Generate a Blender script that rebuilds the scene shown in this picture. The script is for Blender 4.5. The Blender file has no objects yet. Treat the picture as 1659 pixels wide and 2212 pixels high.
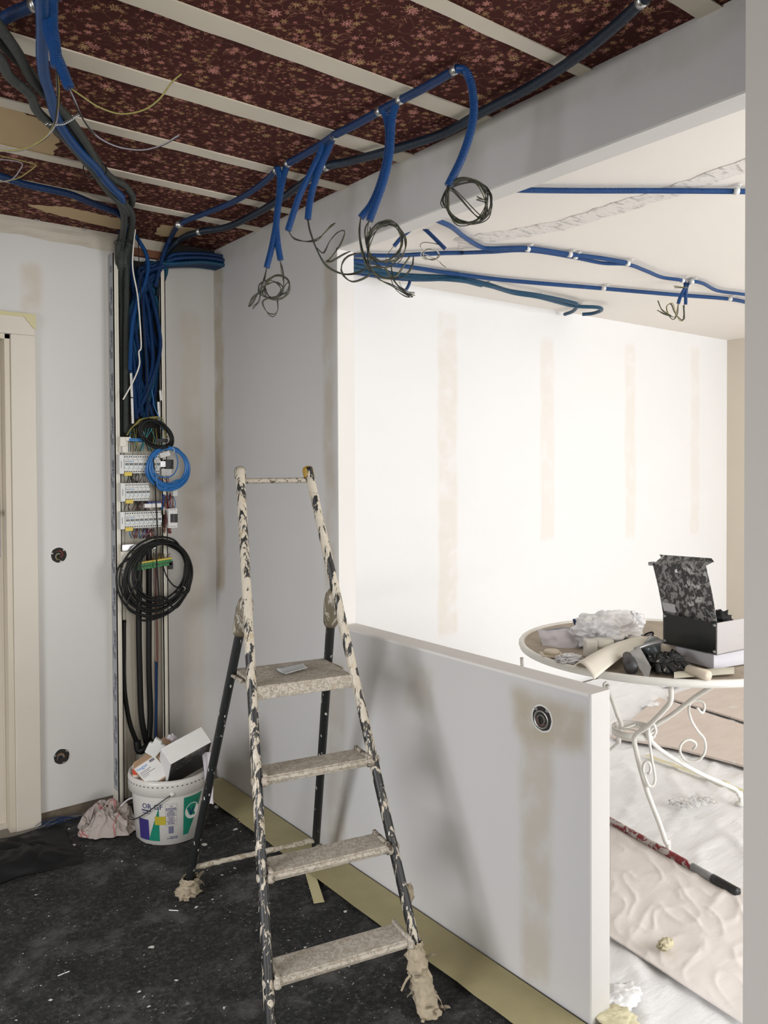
import bpy, math, random
from math import sin, cos, pi, radians, sqrt, atan2
from mathutils import Vector as V, Matrix, noise
random.seed(7)
# ---------------------------------------------------------------- camera, light, exposure
EYE = V((0, 0, 1.484))
FPX, YAW, PITCH, ROLL, CX, CY = 1733.35, .6582, .0176, -.0049, 829.5, 1036.6
scene = bpy.context.scene
COL = scene.collection
f0 = V((sin(YAW)*cos(PITCH), cos(YAW)*cos(PITCH), -sin(PITCH)))
r0 = V((cos(YAW), -sin(YAW), 0)); u0 = r0.cross(f0)
CR = r0*cos(ROLL) + u0*sin(ROLL); CU = u0*cos(ROLL) - r0*sin(ROLL); CF = f0
cam_d = bpy.data.cameras.new('camera'); cam = bpy.data.objects.new('camera', cam_d); COL.objects.link(cam)
cam_d.sensor_fit = 'VERTICAL'; cam_d.sensor_height = 36; cam_d.lens = FPX/2212*36
cam_d.shift_y = -(1106-CY)/2212; cam_d.shift_x = 0; cam_d.clip_start = .02
M = Matrix((CR, CU, -CF)).transposed().to_4x4(); M.translation = EYE; cam.matrix_world = M
scene.camera = cam
vs = scene.view_settings; vs.view_transform = 'Standard'; vs.look = 'None'; vs.gamma = 1; vs.use_curve_mapping = False
vs.exposure = 0.55
W, B, H, ZB, ZH, TH = 1.693, 3.498, 2.5, 2.2936, .8795, .075      # partition face, back wall, ceiling, beam, low wall, thickness
Y_OPEN, Y_END, Y_NEAR, XE, XL, YS = 2.474, 1.3187, .62, 6.27, -1.7, -2.3
world = bpy.data.worlds.new('sky'); scene.world = world; world.use_nodes = True
bg = world.node_tree.nodes['Background']; bg.inputs[0].default_value = (.80, .88, 1, 1); bg.inputs[1].default_value = 1.2
def area(name, loc, rot, sx, sy, e, col, spread=180):
    l = bpy.data.lights.new(name, 'AREA'); l.shape = 'RECTANGLE'; l.size = sx; l.size_y = sy; l.energy = e; l.color = col
    l.spread = radians(spread); o = bpy.data.objects.new(name, l); o.location = loc; o.rotation_euler = rot; COL.objects.link(o); return o
area('daylight_far_window', (3.9, YS-.12, 1.3), (radians(79), 0, 0), 3.4, 2.1, 112, (.97, .98, 1))
area('daylight_main_window', (-.1, YS-.12, 1.45), (radians(90), 0, 0), 1.9, 1.5, 70, (1, .95, .87))
area('added_left_fill', (XL-.16, 1.55, 1.25), (radians(62), 0, radians(-90)), 1.3, 1.5, 31, (.96, .97, 1), 125)  # added unseen source that brightens the partition from the left
# ---------------------------------------------------------------- pixel helpers (rays of the photograph into the room)
def ray(px, py): return CF + CR*((px-CX)/FPX) - CU*((py-CY)/FPX)
def hit(px, py, ax, val):
    d = ray(px, py); i = 'xyz'.index(ax); return EYE + d*((val-EYE[i])/d[i])
def at(px, py, t): return EYE + ray(px, py)*t
def depth(p): return (p-EYE).dot(CF)
def tz(px, py, z): return depth(hit(px, py, 'z', z))
# ---------------------------------------------------------------- node helpers
def L(nt, v, s):
    if isinstance(v, bpy.types.NodeSocket): nt.links.new(v, s)
    elif v is not None:
        try: s.default_value = v
        except Exception: s.default_value = (*v, 1)
class NB:
    def __init__(s, name):
        s.m = bpy.data.materials.new(name); s.m.use_nodes = True; s.t = s.m.node_tree; s.n = s.t.nodes
        s.b = s.n['Principled BSDF']
    def node(s, ty, **k):
        n = s.n.new('ShaderNode'+ty)
        for a, v in k.items(): setattr(n, a, v)
        return n
    def math(s, op, a, b=0, c=0, clamp=False):
        n = s.node('Math', operation=op, use_clamp=clamp)
        for i, v in enumerate((a, b, c)): L(s.t, v, n.inputs[i])
        return n.outputs[0]
    def vmath(s, op, a, b=(0, 0, 0)):
        n = s.node('VectorMath', operation=op); L(s.t, a, n.inputs[0]); L(s.t, b, n.inputs[1])
        return n.outputs[0]
    def pos(s): return s.node('NewGeometry').outputs['Position']
    def obj(s): return s.node('TexCoord').outputs['Object']
    def uv(s): return s.node('TexCoord').outputs['UV']
    def xyz(s, v):
        n = s.node('SeparateXYZ'); L(s.t, v, n.inputs[0]); return n.outputs
    def comb(s, x, y, z):
        n = s.node('CombineXYZ')
        for i, v in enumerate((x, y, z)): L(s.t, v, n.inputs[i])
        return n.outputs[0]
    def scale(s, v, sc): return s.vmath('MULTIPLY', v, sc if isinstance(sc, tuple) else (sc, sc, sc))
    def noise(s, v, sc, det=3, rough=.55, dist=0):
        n = s.node('TexNoise'); L(s.t, v, n.inputs['Vector']); n.inputs['Scale'].default_value = sc
        n.inputs['Detail'].default_value = det; n.inputs['Roughness'].default_value = rough; n.inputs['Distortion'].default_value = dist
        return n.outputs['Fac']
    def voro(s, v, sc, feat='F1', rnd=1):
        n = s.node('TexVoronoi', feature=feat); L(s.t, v, n.inputs['Vector']); n.inputs['Scale'].default_value = sc
        n.inputs['Randomness'].default_value = rnd; return n
    def step(s, v, lo, hi, a=0, b=1):
        n = s.node('MapRange', interpolation_type='SMOOTHSTEP'); L(s.t, v, n.inputs[0])
        for i, q in enumerate((lo, hi, a, b)): L(s.t, q, n.inputs[1+i])
        return n.outputs[0]
    def mix(s, f, a, b):
        n = s.node('Mix', data_type='RGBA'); L(s.t, f, n.inputs[0])
        for v, i in ((a, 6), (b, 7)):
            if isinstance(v, tuple): n.inputs[i].default_value = (*v[:3], 1)
            else: s.t.links.new(v, n.inputs[i])
        return n.outputs[2]
    def bump(s, h, d=.002, st=1):
        n = s.node('Bump'); L(s.t, h, n.inputs['Height']); n.inputs['Distance'].default_value = d; n.inputs['Strength'].default_value = st
        s.t.links.new(n.outputs[0], s.b.inputs['Normal'])
    def out(s, col, rough=.6, metal=0, spec=None):
        if isinstance(col, tuple): s.b.inputs['Base Color'].default_value = (*col[:3], 1)
        else: s.t.links.new(col, s.b.inputs['Base Color'])
        L(s.t, rough, s.b.inputs['Roughness']); s.b.inputs['Metallic'].default_value = metal
        if spec is not None: s.b.inputs['Specular IOR Level'].default_value = spec
        return s.m
def plain(name, col, rough=.5, metal=0, var=.15, sc=20, bump=0, spec=None, coord='obj'):
    k = NB(name); p = k.obj() if coord == 'obj' else k.pos(); n = k.noise(p, sc, 4)
    c = k.mix(n, tuple(x*(1-var) for x in col), tuple(min(1, x*(1+var)) for x in col))
    if bump: k.bump(n, bump)
    return k.out(c, rough, metal, spec)
def speck(name, base, spots, amt=.5, sc=30, stretch=(1, 1, .35), rough=.45, fleck=None, bump=.0015, zfade=None, tint=None):
    """old paint: blotches of 'spots' over 'base'; amt = share covered; zfade=(z0,z1,a0,a1) changes the share with height"""
    k = NB(name); p = k.obj(); q = k.scale(p, stretch); n = k.noise(q, sc, 6, .68, .6)
    th = 1-amt
    if zfade:
        z = k.xyz(p)[2]; th = k.math('SUBTRACT', 1, k.step(z, zfade[0], zfade[1], zfade[2], zfade[3]))
    d = k.math('SUBTRACT', n, k.math('ADD', k.math('MULTIPLY', th, .42), .29))
    m = k.step(d, -.008, .012)
    c2 = k.mix(k.noise(p, sc*2.3, 4), spots, tuple(x*.72 for x in spots))
    if tint: c2 = k.mix(k.step(k.noise(p, sc*.5, 2), .58, .68), c2, tint)
    c = k.mix(m, base, c2)
    if fleck:
        v = k.voro(q, sc*1.6); c = k.mix(k.step(v.outputs['Distance'], .16, .12), c, fleck)
    k.bump(m, bump); return k.out(c, rough)
# ---------------------------------------------------------------- mesh helpers
class MB:
    def __init__(s): s.v = []; s.f = []; s.uv = []; s.mi = []; s.cur = 0
    def add(s, vs_, fs, uvs=None):
        o = len(s.v); s.v += [V(v) for v in vs_]
        for i, f in enumerate(fs):
            s.f.append([a+o for a in f]); s.uv.append(uvs[i] if uvs else None); s.mi.append(s.cur)
        return s
    def hexa(s, c):   # 8 corners: bottom ring 0-3, top ring 4-7
        return s.add(c, [(0, 3, 2, 1), (4, 5, 6, 7), (0, 1, 5, 4), (1, 2, 6, 5), (2, 3, 7, 6), (3, 0, 4, 7)])
    def box(s, lo, hi):
        x0, y0, z0 = lo; x1, y1, z1 = hi
        return s.hexa([(x0, y0, z0), (x1, y0, z0), (x1, y1, z0), (x0, y1, z0), (x0, y0, z1), (x1, y0, z1), (x1, y1, z1), (x0, y1, z1)])
    def obox(s, o, a, b, c):   # origin corner and three edges
        o, a, b, c = V(o), V(a), V(b), V(c)
        if a.cross(b).dot(c) < 0: a, b = b, a
        return s.hexa([o, o+a, o+a+b, o+b, o+c, o+a+c, o+a+b+c, o+b+c])
    def cbox(s, ctr, a, b, c): ctr, a, b, c = V(ctr), V(a), V(b), V(c); return s.obox(ctr-(a+b+c)/2, a, b, c)
    def slab(s, pts, d):      # planar polygon extruded by vector d
        n = len(pts); d = V(d); P = [V(p) for p in pts]
        return s.add(P+[p+d for p in P], [tuple(range(n))[::-1], tuple(range(n, 2*n))]+[(i, (i+1) % n, n+(i+1) % n, n+i) for i in range(n)])
    def tube(s, pts, r, n=8, closed=False, cap=True, cor=0, step=None, flat=None, raw=False):
        P = pts if raw else spline(pts, step or max(r*1.6, .006) if not cor else cor/4, closed)
        N = len(P); rr = r if callable(r) else (lambda t: r)
        T = []
        for i in range(N):
            a = P[(i-1) % N if closed else max(i-1, 0)]; b = P[(i+1) % N if closed else min(i+1, N-1)]
            d = b-a; T.append(d.normalized() if d.length > 1e-9 else (T[-1] if T else V((0, 0, 1))))
        up = V((0, 0, 1)) if abs(T[0].z) < .9 else V((1, 0, 0))
        if flat: up = V(flat[0])
        x = (up - T[0]*up.dot(T[0])).normalized(); vs_ = []; ln = 0; lens = []
        for i in range(N):
            if i: ln += (P[i]-P[i-1]).length
            lens.append(ln)
            x = (x - T[i]*x.dot(T[i])); x = x.normalized() if x.length > 1e-9 else V((1, 0, 0)); y = T[i].cross(x)
            q = rr(i/(N-1))
            if cor: q *= 1.0 if (i % 4) in (0, 1) else .86
            for k in range(n):
                a = 2*pi*k/n; vs_.append(P[i] + x*cos(a)*q + y*sin(a)*q*(flat[1] if flat else 1))
        fs = []; uv = []
        for i in range(N if closed else N-1):
            j = (i+1) % N; l0 = lens[i]; l1 = lens[i+1] if i+1 < N else ln+.005
            for k in range(n):
                k2 = (k+1) % n; fs.append((i*n+k, i*n+k2, j*n+k2, j*n+k)); uv.append([(l0, k/n), (l0, (k+1)/n), (l1, (k+1)/n), (l1, k/n)])
        if cap and not closed:
            fs.append(tuple(range(n))[::-1]); fs.append(tuple(range((N-1)*n, N*n))); uv += [None, None]
        return s.add(vs_, fs, uv)
    def lathe(s, c, prof, n=32, ax=(0, 0, 1), cap=True):
        ax = V(ax).normalized(); u = ax.orthogonal().normalized(); w = ax.cross(u); c = V(c)
        vs_ = [c+ax*z+(u*cos(2*pi*k/n)+w*sin(2*pi*k/n))*r for r, z in prof for k in range(n)]
        fs = [(i*n+k, i*n+(k+1) % n, (i+1)*n+(k+1) % n, (i+1)*n+k) for i in range(len(prof)-1) for k in range(n)]
        if cap: fs += [tuple(range(n))[::-1], tuple(range((len(prof)-1)*n, len(prof)*n))]
        return s.add(vs_, fs)
    def blob(s, c, rad, n=24, amp=.2, fr=6, seed=0, flatb=None, crease=0):
        c = V(c); rad = V(rad); vs_ = []; m = n//2
        for i in range(m+1):
            th = pi*i/m
            for k in range(n):
                ph = 2*pi*k/n; d = V((sin(th)*cos(ph), sin(th)*sin(ph), cos(th))); q = d*fr*.35+V((seed*3.1, seed, 0))
                a = 1+amp*noise.noise(q*1.3)*1.6+amp*.6*noise.noise(q*3.1)
                if crease: a += crease*(.4-abs(noise.noise(q*2.2+V((5, 5, seed))))*2)+crease*.5*(.3-abs(noise.noise(q*5+V((9, 2, seed))))*2)
                p = V((d.x*rad.x*a, d.y*rad.y*a, d.z*rad.z*a))
                if flatb is not None: p.z = max(p.z, flatb)
                vs_.append(c+p)
        fs = [(i*n+k, (i+1)*n+k, (i+1)*n+(k+1) % n, i*n+(k+1) % n) for i in range(m) for k in range(n)]
        return s.add(vs_, fs)
    def grid(s, nx, ny, fn, thick=0):
        vs_ = []; 
        for j in range(ny+1):
            for i in range(nx+1): vs_.append(V(fn(i/nx, j/ny)))
        w = nx+1; fs = []; uv = []
        for j in range(ny):
            for i in range(nx):
                fs.append((j*w+i, j*w+i+1, (j+1)*w+i+1, (j+1)*w+i)); uv.append([(i/nx, j/ny), ((i+1)/nx, j/ny), ((i+1)/nx, (j+1)/ny), (i/nx, (j+1)/ny)])
        return s.add(vs_, fs, uv)
    def build(s, name, mat, parent=None, smooth=False, loc=None, label=None, bev=0):
        me = bpy.data.meshes.new(name); o = bpy.data.objects.new(name, me)
        off = V(parent['_w']) if parent is not None else (V(loc) if loc is not None else V((0, 0, 0)))
        org = V((0, 0, 0)) if parent is not None else off
        me.from_pydata([tuple(v-off) for v in s.v], [], s.f); me.update()
        mats = mat if isinstance(mat, (list, tuple)) else [mat]
        for m_ in mats: me.materials.append(m_)
        if any(u is not None for u in s.uv):
            uvl = me.uv_layers.new(name='UVMap')
            for p, u in zip(me.polygons, s.uv):
                if u:
                    for li, c in zip(p.loop_indices, u): uvl.data[li].uv = c
        for p, mi in zip(me.polygons, s.mi): p.use_smooth = smooth; p.material_index = mi
        COL.objects.link(o); o.parent = parent; o.location = org
        o['_w'] = tuple(off)
        if bev:
            b = o.modifiers.new('bevel', 'BEVEL'); b.width = bev; b.segments = 2; b.limit_method = 'ANGLE'
        if label: o['label'] = label
        return o
def spline(pts, step, closed=False):
    P = [V(p) for p in pts]
    if len(P) == 2:
        n = max(1, int((P[1]-P[0]).length/step)); return [P[0].lerp(P[1], i/n) for i in range(n+1)]
    out = []; n = len(P)
    for i in range(n if closed else n-1):
        p1, p2 = P[i], P[(i+1) % n]
        p0 = P[i-1] if (closed or i) else p1*2-p2; p3 = P[(i+2) % n] if (closed or i+2 < n) else p2*2-p1
        m = max(1, int((p2-p1).length/step))
        for k in range(m):
            t = k/m; out.append(.5*((2*p1)+(p2-p0)*t+(2*p0-5*p1+4*p2-p3)*t*t+(3*p1-p0-3*p2+p3)*t**3))
    if not closed: out.append(P[-1])
    return out
def thing(name, label, cat, loc, group=None):
    o = bpy.data.objects.new(name, None); o.empty_display_size = .05; COL.objects.link(o); o.location = loc; o['_w'] = tuple(loc)
    return tag(o, label, cat, group)
def tag(o, label, cat, group=None, kind=None):
    o['label'] = label; o['category'] = cat
    if group: o['group'] = group
    if kind: o['kind'] = kind
    return o
def struct(o): o['kind'] = 'structure'; return o
_tc = {}
def text_geo(s_, size=1, align='LEFT'):
    """glyph outlines as triangles, flat in XY"""
    if (s_, align) not in _tc:
        c = bpy.data.curves.new('t', 'FONT'); c.body = s_; c.align_x = align; c.resolution_u = 2
        o = bpy.data.objects.new('t', c); COL.objects.link(o)
        me = bpy.data.meshes.new_from_object(o); _tc[s_, align] = ([v.co.copy() for v in me.vertices], [tuple(p.vertices) for p in me.polygons])
        bpy.data.objects.remove(o); bpy.data.curves.remove(c); bpy.data.meshes.remove(me)
    v, f = _tc[s_, align]; return [p*size for p in v], f
def put_text(mb, s_, o, ex, ey, size, align='LEFT', fn=None):
    v, f = text_geo(s_, size, align); o, ex, ey = V(o or (0, 0, 0)), V(ex), V(ey)
    mb.add([fn(p.x, p.y) if fn else o+ex*p.x+ey*p.y for p in v], f)
# ---------------------------------------------------------------- materials
CREAM = (.62, .57, .47); WHITE = (.80, .79, .77)
def wall_mat(name, base, patches, patch_col=(.50, .42, .29), rough=.85, soft=.010):
    """painted plasterboard with filled joints and other toned patches; patch = (axis, centre, half width, z0, z1, strength)"""
    k = NB(name); p = k.pos(); X = k.xyz(p); wob = k.math('MULTIPLY', k.math('SUBTRACT', k.noise(p, 5, 3), .5), .05)
    fine = k.noise(p, 2.2, 3); c = k.mix(fine, tuple(b*.97 for b in base), tuple(min(1, b*1.02) for b in base))
    for ax, ctr, hw, z0, z1, st in patches:
        d = k.math('ABSOLUTE', k.math('ADD', k.math('SUBTRACT', X['xyz'.index(ax)], ctr), wob))
        m = k.step(d, hw+soft, hw-soft)
        zz = k.math('ADD', X[2], k.math('MULTIPLY', wob, 2))
        m = k.math('MULTIPLY', m, k.step(zz, z0-.03, z0+.03)); m = k.math('MULTIPLY', m, k.step(zz, z1+.03, z1-.03))
        m = k.math('MULTIPLY', m, k.math('MULTIPLY', st, k.step(k.noise(p, 9, 4), .15, .6)))
        c = k.mix(m, c, patch_col)
    k.bump(k.noise(p, 60, 3), .0006, .5)
    return k.out(c, rough)
def yw(px): return hit(px, 1036, 'x', W).y
def xb(px): return hit(px, 1036, 'y', B).x
m_part = wall_mat('painted partition', (.55, .54, .525), [
    ('y', B-.05, .045, .9, 2.42, .8), ('y', yw(712), .035, 1.0, 2.28, .55), ('y', yw(722), .06, .02, .75, .42),
    ('y', yw(1155), .055, .02, .80, .5), ('y', yw(1185), .13, .72, .845, .75), ('y', yw(905), .07, .66, .83, .4), ('y', yw(1010), 3, 2.42, 2.6, .3)],  # second to last patch paints the ladder's soft shadow into the wall colour
    patch_col=(.38, .32, .225), soft=.022)  # the full-length band tones the wall tan near the ceiling
m_jamb = plain('white corner board', (.68, .655, .62), .7, coord='pos', sc=3, var=.03)
m_back = wall_mat('painted back wall', (.60, .585, .56), [('x', xb(72), .035, 2.13, 2.32, .55), ('x', xb(415), .05, .1, 2.2, .30)], patch_col=(.48, .40, .28), soft=.02)  # second patch is a faint tan band beside the cable column
m_far = wall_mat('painted far wall', (.86, .85, .84), [('x', hit(967, 1036, 'y', B).x, .075, .5, 2.38, .34), ('x', hit(1183, 1036, 'y', B).x, .065, 1.0, 2.3, .26),
    ('x', hit(1361, 1036, 'y', B).x, .06, .95, 2.35, .28), ('x', hit(1501, 1036, 'y', B).x, .06, .95, 2.4, .2)], patch_col=(.74, .62, .46), soft=.02)
m_beige = plain('beige wall paint', (.62, .55, .45), .85, coord='pos', sc=2, var=.04)
m_plaster = plain('old plaster', (.50, .46, .38), .9, coord='pos', sc=8, var=.15, bump=.002)
m_near = plain('grey white wall paint', (.42, .40, .375), .8, coord='pos', sc=2, var=.03)
def wallpaper():
    k = NB('floral wallpaper'); p = k.pos(); X = k.xyz(p); P = k.comb(X[0], X[1], 0)
    base = k.mix(k.noise(P, 60, 3), (.052, .016, .014), (.078, .024, .020)); c = base
    n1 = k.math('ABSOLUTE', k.math('SUBTRACT', k.noise(P, 22, 2, .5, .6), .5))
    c = k.mix(k.math('MULTIPLY', k.step(n1, .011, .004), .55), c, (.40, .20, .12))
    for sc, size, colA, colB, pet, th in ((52, .38, (.46, .19, .15), (.42, .25, .11), 5, .05), (33, .38, (.58, .26, .21), (.48, .30, .14), 6, .18), (15.5, .29, (.62, .28, .24), (.52, .34, .17), 8, .42)):
        v = k.voro(P, sc, rnd=.95); d = v.outputs['Distance']; ctr = v.outputs['Position']
        dv = k.xyz(k.vmath('SUBTRACT', P, ctr)); ang = k.math('ARCTAN2', dv[1], dv[0])
        rc = k.xyz(v.outputs['Color']); w = k.math('COSINE', k.math('ADD', k.math('MULTIPLY', ang, pet), k.math('MULTIPLY', rc[0], 6)))
        w = k.math('ADD', .75, k.math('MULTIPLY', w, .25))
        dn = k.math('ADD', d, k.math('MULTIPLY', k.math('SUBTRACT', k.noise(P, sc*5, 2), .5), .12))
        m = k.step(k.math('DIVIDE', dn, w), size, size*.86)
        m = k.math('MULTIPLY', m, k.math('GREATER_THAN', rc[1], th))
        ring = k.step(k.math('SINE', k.math('MULTIPLY', dn, 75)), -.35, .4)
        col = k.mix(k.math('GREATER_THAN', rc[2], .72), colA, colB)
        col = k.mix(k.math('MULTIPLY', k.math('SUBTRACT', 1, ring), .72), col, (.10, .035, .03))
        c = k.mix(m, c, col)
    return k.out(c, .85, spec=.12)
m_paper = wallpaper()
def sheet_mat():
    k = NB('black floor fleece'); p = k.pos(); n = k.noise(p, 5, 6, .7); n2 = k.noise(p, 70, 4, .7)
    c = k.mix(k.step(n2, .4, .8), (.020, .0205, .020), (.066, .065, .062)); c = k.mix(k.step(n, .48, .75), c, (.10, .097, .09))
    # dusty smears and hard paint drips
    sm = k.math('MULTIPLY', k.step(k.noise(p, 3, 3), .48, .62), k.step(k.noise(k.scale(p, (1, 1.6, 1)), 42, 5, .75), .56, .72))
    c = k.mix(k.math('MULTIPLY', sm, .6), c, (.36, .35, .33))
    q = k.vmath('ADD', p, k.scale(k.comb(k.noise(p, 30, 3), k.noise(k.vmath('ADD', p, (7, 3, 1)), 30, 3), 0), .03))
    for sc, th, pick in ((7, .085, .52), (19, .105, .68), (55, .12, .80), (130, .14, .88)):
        v = k.voro(q, sc); m = k.step(v.outputs['Distance'], th, th*.8); rc = k.xyz(v.outputs['Color'])
        m = k.math('MULTIPLY', m, k.math('GREATER_THAN', rc[0], pick)); c = k.mix(m, c, (.62, .61, .57))
    k.bump(k.math('ADD', n2, k.math('MULTIPLY', k.noise(k.scale(p, (.6, 1.6, 1)), 9, 5), 3)), .004, .9); return k.out(c, .92, spec=.2)
m_sheet = sheet_mat()
m_tarp = plain('black plastic tarp', (.006, .0065, .007), .6, sc=9, var=.4, bump=.006, spec=.25)
m_tape = plain('khaki masking paper', (.36, .315, .165), .6, coord='pos', sc=14, var=.14, bump=.001)
m_tape2 = plain('yellow masking tape', (.55, .50, .28), .6, sc=10, var=.1)
m_floor = plain('raw screed', (.22, .20, .17), .9, coord='pos', sc=6, var=.25)
m_gap = plain('dirty wall foot', (.15, .12, .085), .95, coord='pos', sc=25, var=.5, bump=.003)
m_door = plain('cream door paint', (.58, .52, .42), .5, coord='pos', sc=5, var=.05)
m_doorl = plain('cream casing paint', (.60, .555, .47), .5, coord='pos', sc=5, var=.05)
m_bare = plain('bare tan board', (.52, .38, .21), .9, coord='pos', sc=7, var=.10)
m_batten = plain('cream batten', (.64, .58, .475), .7, coord='pos', sc=9, var=.07)
def conduit_mat(name, a, rough=.38):
    k = NB(name); u = k.xyz(k.uv()); w = k.math('SINE', k.math('MULTIPLY', u[0], 2*pi/.0042)); n = k.noise(k.obj(), 18, 3)
    c = k.mix(n, tuple(x*.7 for x in a), tuple(x*1.25 for x in a)); c = k.mix(k.step(w, .1, -.7), c, tuple(x*.55 for x in a)); k.bump(w, .0011, .8); return k.out(c, rough)
m_blue = conduit_mat('blue corrugated conduit', (.003, .036, .135), .46)
m_bluec = plain('ribbed blue conduit', (.003, .042, .155), .4, var=.3)
m_bluef = conduit_mat('bright blue conduit', (.003, .070, .25))
m_teal = conduit_mat('teal conduit', (.008, .085, .17))
m_dteal = conduit_mat('dark slate conduit', (.010, .024, .044))
m_grey = conduit_mat('grey green conduit', (.055, .063, .055), .55)
m_blackc = plain('black rubber cable', (.0045, .0045, .004), .5, var=.2, spec=.3)
m_wblk = plain('black wire', (.016, .018, .014), .4); m_wyg = plain('green yellow wire', (.24, .21, .06), .4, var=.5, sc=200)
m_wolive = plain('olive wire', (.075, .075, .035), .4, var=.4, sc=120); m_wblue = plain('blue wire', (.01, .13, .38), .35)
m_wgrey = plain('violet grey wire', (.24, .22, .25), .4); m_wred = plain('red wire', (.25, .03, .03), .4); m_wbrown = plain('brown wire', (.13, .045, .03), .4); m_wwhite = plain('white cable', (.72, .68, .60), .5)
m_wblk2 = plain('charcoal wire', (.035, .035, .028), .4, var=.5, sc=90)
m_wcyan = plain('turquoise wire', (.08, .33, .36), .4)
m_steel = plain('zinc steel', (.55, .55, .53), .35, metal=.9, var=.1); m_steeld = plain('dull steel', (.35, .34, .33), .45, metal=.7, var=.2)
m_pvc = plain('grey white plastic', (.60, .60, .57), .4, var=.04); m_pvcc = plain('cream plastic', (.62, .585, .50), .4, var=.04)
m_dark = plain('black plastic', (.012, .012, .012), .4); m_green = plain('green plastic', (.03, .20, .05), .45); m_yel = plain('yellow label', (.62, .47, .06), .5)
m_bplug = plain('blue plastic', (.01, .2, .55), .4); m_lettering = plain('dark lettering', (.03, .03, .07), .5); m_white = plain('white plastic', (.72, .71, .68), .4, var=.04)
m_iron = plain('white painted iron', (.82, .80, .74), .4, var=.05)
m_card = plain('kraft cardboard', (.40, .26, .16), .85, var=.15)
m_rag = plain('beige masking rag', (.34, .285, .20), .8, sc=40, var=.35, bump=.004)
m_cloth = plain('white lilac cloth', (.62, .58, .61), .9, sc=60, var=.07, bump=.001)
# ---------------------------------------------------------------- the room
b = MB(); b.box((XL-.1, YS-.2, -.1), (W+TH, B+.5, 0)); struct(b.build('floor', m_floor))
b = MB(); b.box((W+TH, YS-.2, -.1), (XE+.1, B+.2, 0)); struct(b.build('floor_far', m_floor))
b = MB(); b.box((XL-.1, YS-.2, H), (W+TH*.5, B+.2, H+.12)); struct(b.build('ceiling', m_paper))
m_fceil = wall_mat('white far ceiling', (.86, .81, .745), [])
b = MB(); b.box((W+TH*.5, YS-.2, H), (XE+.1, B+.2, H+.12)); struct(b.build('ceiling_far', m_fceil))
def ragged(pts, seg, amp, seed=0):
    out = []
    for i, p in enumerate(pts):
        q = pts[(i+1) % len(pts)]; n = max(1, int((q-p).length/seg))
        for k in range(n):
            r = p.lerp(q, k/n); d = (q-p).normalized(); nn = V((-d.y, d.x, d.z*0))
            a = amp*noise.noise(r*40+V((seed, 0, 0))) if k else 0; out.append(r+nn*a)
    return out
# rough plaster scar across the far ceiling
k = NB('rough plaster scar'); p_ = k.pos(); nn_ = k.noise(k.scale(p_, (1, 3, 1)), 14, 6, .7)
k.bump(nn_, .006); m_scar = k.out(k.mix(k.step(nn_, .5, .62), (.80, .76, .71), (.50, .47, .43)), .95)
pts = [hit(x, y, 'z', H) for x, y in ((985, 513), (1200, 478), (1420, 408), (1640, 332), (1640, 362), (1430, 432), (1220, 496), (990, 535))]
b = MB(); b.slab([V((p.x, p.y, H-.003)) for p in ragged(pts, .04, .03)], (0, 0, .003)); struct(b.build('trim_1', m_scar))
# partition: pier, beam, low wall in one board
b = MB(); b.box((W, Y_OPEN, 0), (W+TH, B, H)); b.box((W, YS, ZB), (W+TH, Y_OPEN, H)); b.box((W, Y_END, 0), (W+TH, Y_OPEN, ZH)); b.box((W, YS, 0), (W+TH, Y_NEAR-.05, ZB))
wp = struct(b.build('wall_right', m_part))
e = .0015   # white corner boards lining the opening
b = MB(); b.box((W+.001, Y_OPEN-.006, ZH), (W+TH+.001, Y_OPEN, ZB)); struct(b.build('trim_2', m_jamb))
b = MB(); b.box((W+.001, YS, ZB-.006), (W+TH+.001, Y_OPEN, ZB)); struct(b.build('trim_3', m_jamb))
b = MB(); b.box((W-.003, Y_END, ZH), (W+TH+.003, Y_OPEN-.006, ZH+.008)); struct(b.build('trim_4', m_jamb))
b = MB(); b.box((W, Y_END-.006, 0), (W+TH+.001, Y_END, ZH+.008)); struct(b.build('trim_5', m_jamb))
# near wall return on the right
b = MB(); xn = 1.2; yn = hit(1608, 1000, 'x', xn).y; b.box((xn, YS, 0), (W, yn, H)); struct(b.build('wall_near', m_near))
# back wall: boards, bare foot, plaster band
DX0, DX1, DZ = -.05, xb(24), hit(22, 722, 'y', B).z
CAS = xb(78)
b = MB(); b.box((XL, B, .045), (DX0, B+.1, 2.44)); b.box((DX1, B, .045), (W, B+.1, 2.44)); b.box((DX0, B, DZ), (DX1, B+.1, 2.44)); b.box((XL, B, 2.44), (W, B+.1, 2.2+.24)); struct(b.build('wall_back', m_back))
b = MB(); b.box((XL, B+.006, 0), (DX0, B+.1, .045)); b.box((CAS, B+.006, 0), (W, B+.1, .045)); struct(b.build('baseboard_back', m_gap))
b = MB(); b.grid(60, 4, lambda u, v: (XL+(W-XL)*u, B-.004-.006*noise.noise(V((u*30, v*3, 0))), H-.0-(1-v)*(.075+.012*noise.noise(V((u*22, 0, 4))))))
b.box((XL, B+.002, 2.44), (W, B+.1, H)); struct(b.build('trim_6', m_plaster))
b = MB(); b.box((W+TH, B, 0), (XE, B+.1, H)); struct(b.build('wall_far_back', m_far))
b = MB(); b.box((XE, YS, 0), (XE+.1, B+.1, H)); struct(b.build('wall_far_right', m_beige))
b = MB(); b.box((XL-.1, YS, 0), (XL, .9, H)); b.box((XL-.1, 2.2, 0), (XL, B+.1, H)); b.box((XL-.1, .9, 0), (XL, 2.2, .5)); b.box((XL-.1, .9, 2.0), (XL, 2.2, H)); struct(b.build('wall_left', m_back))
b = MB()
for y in (.91, 1.55, 2.19): b.box((XL-.07, y-.03, .5), (XL-.03, y+.03, 2.0))
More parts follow.
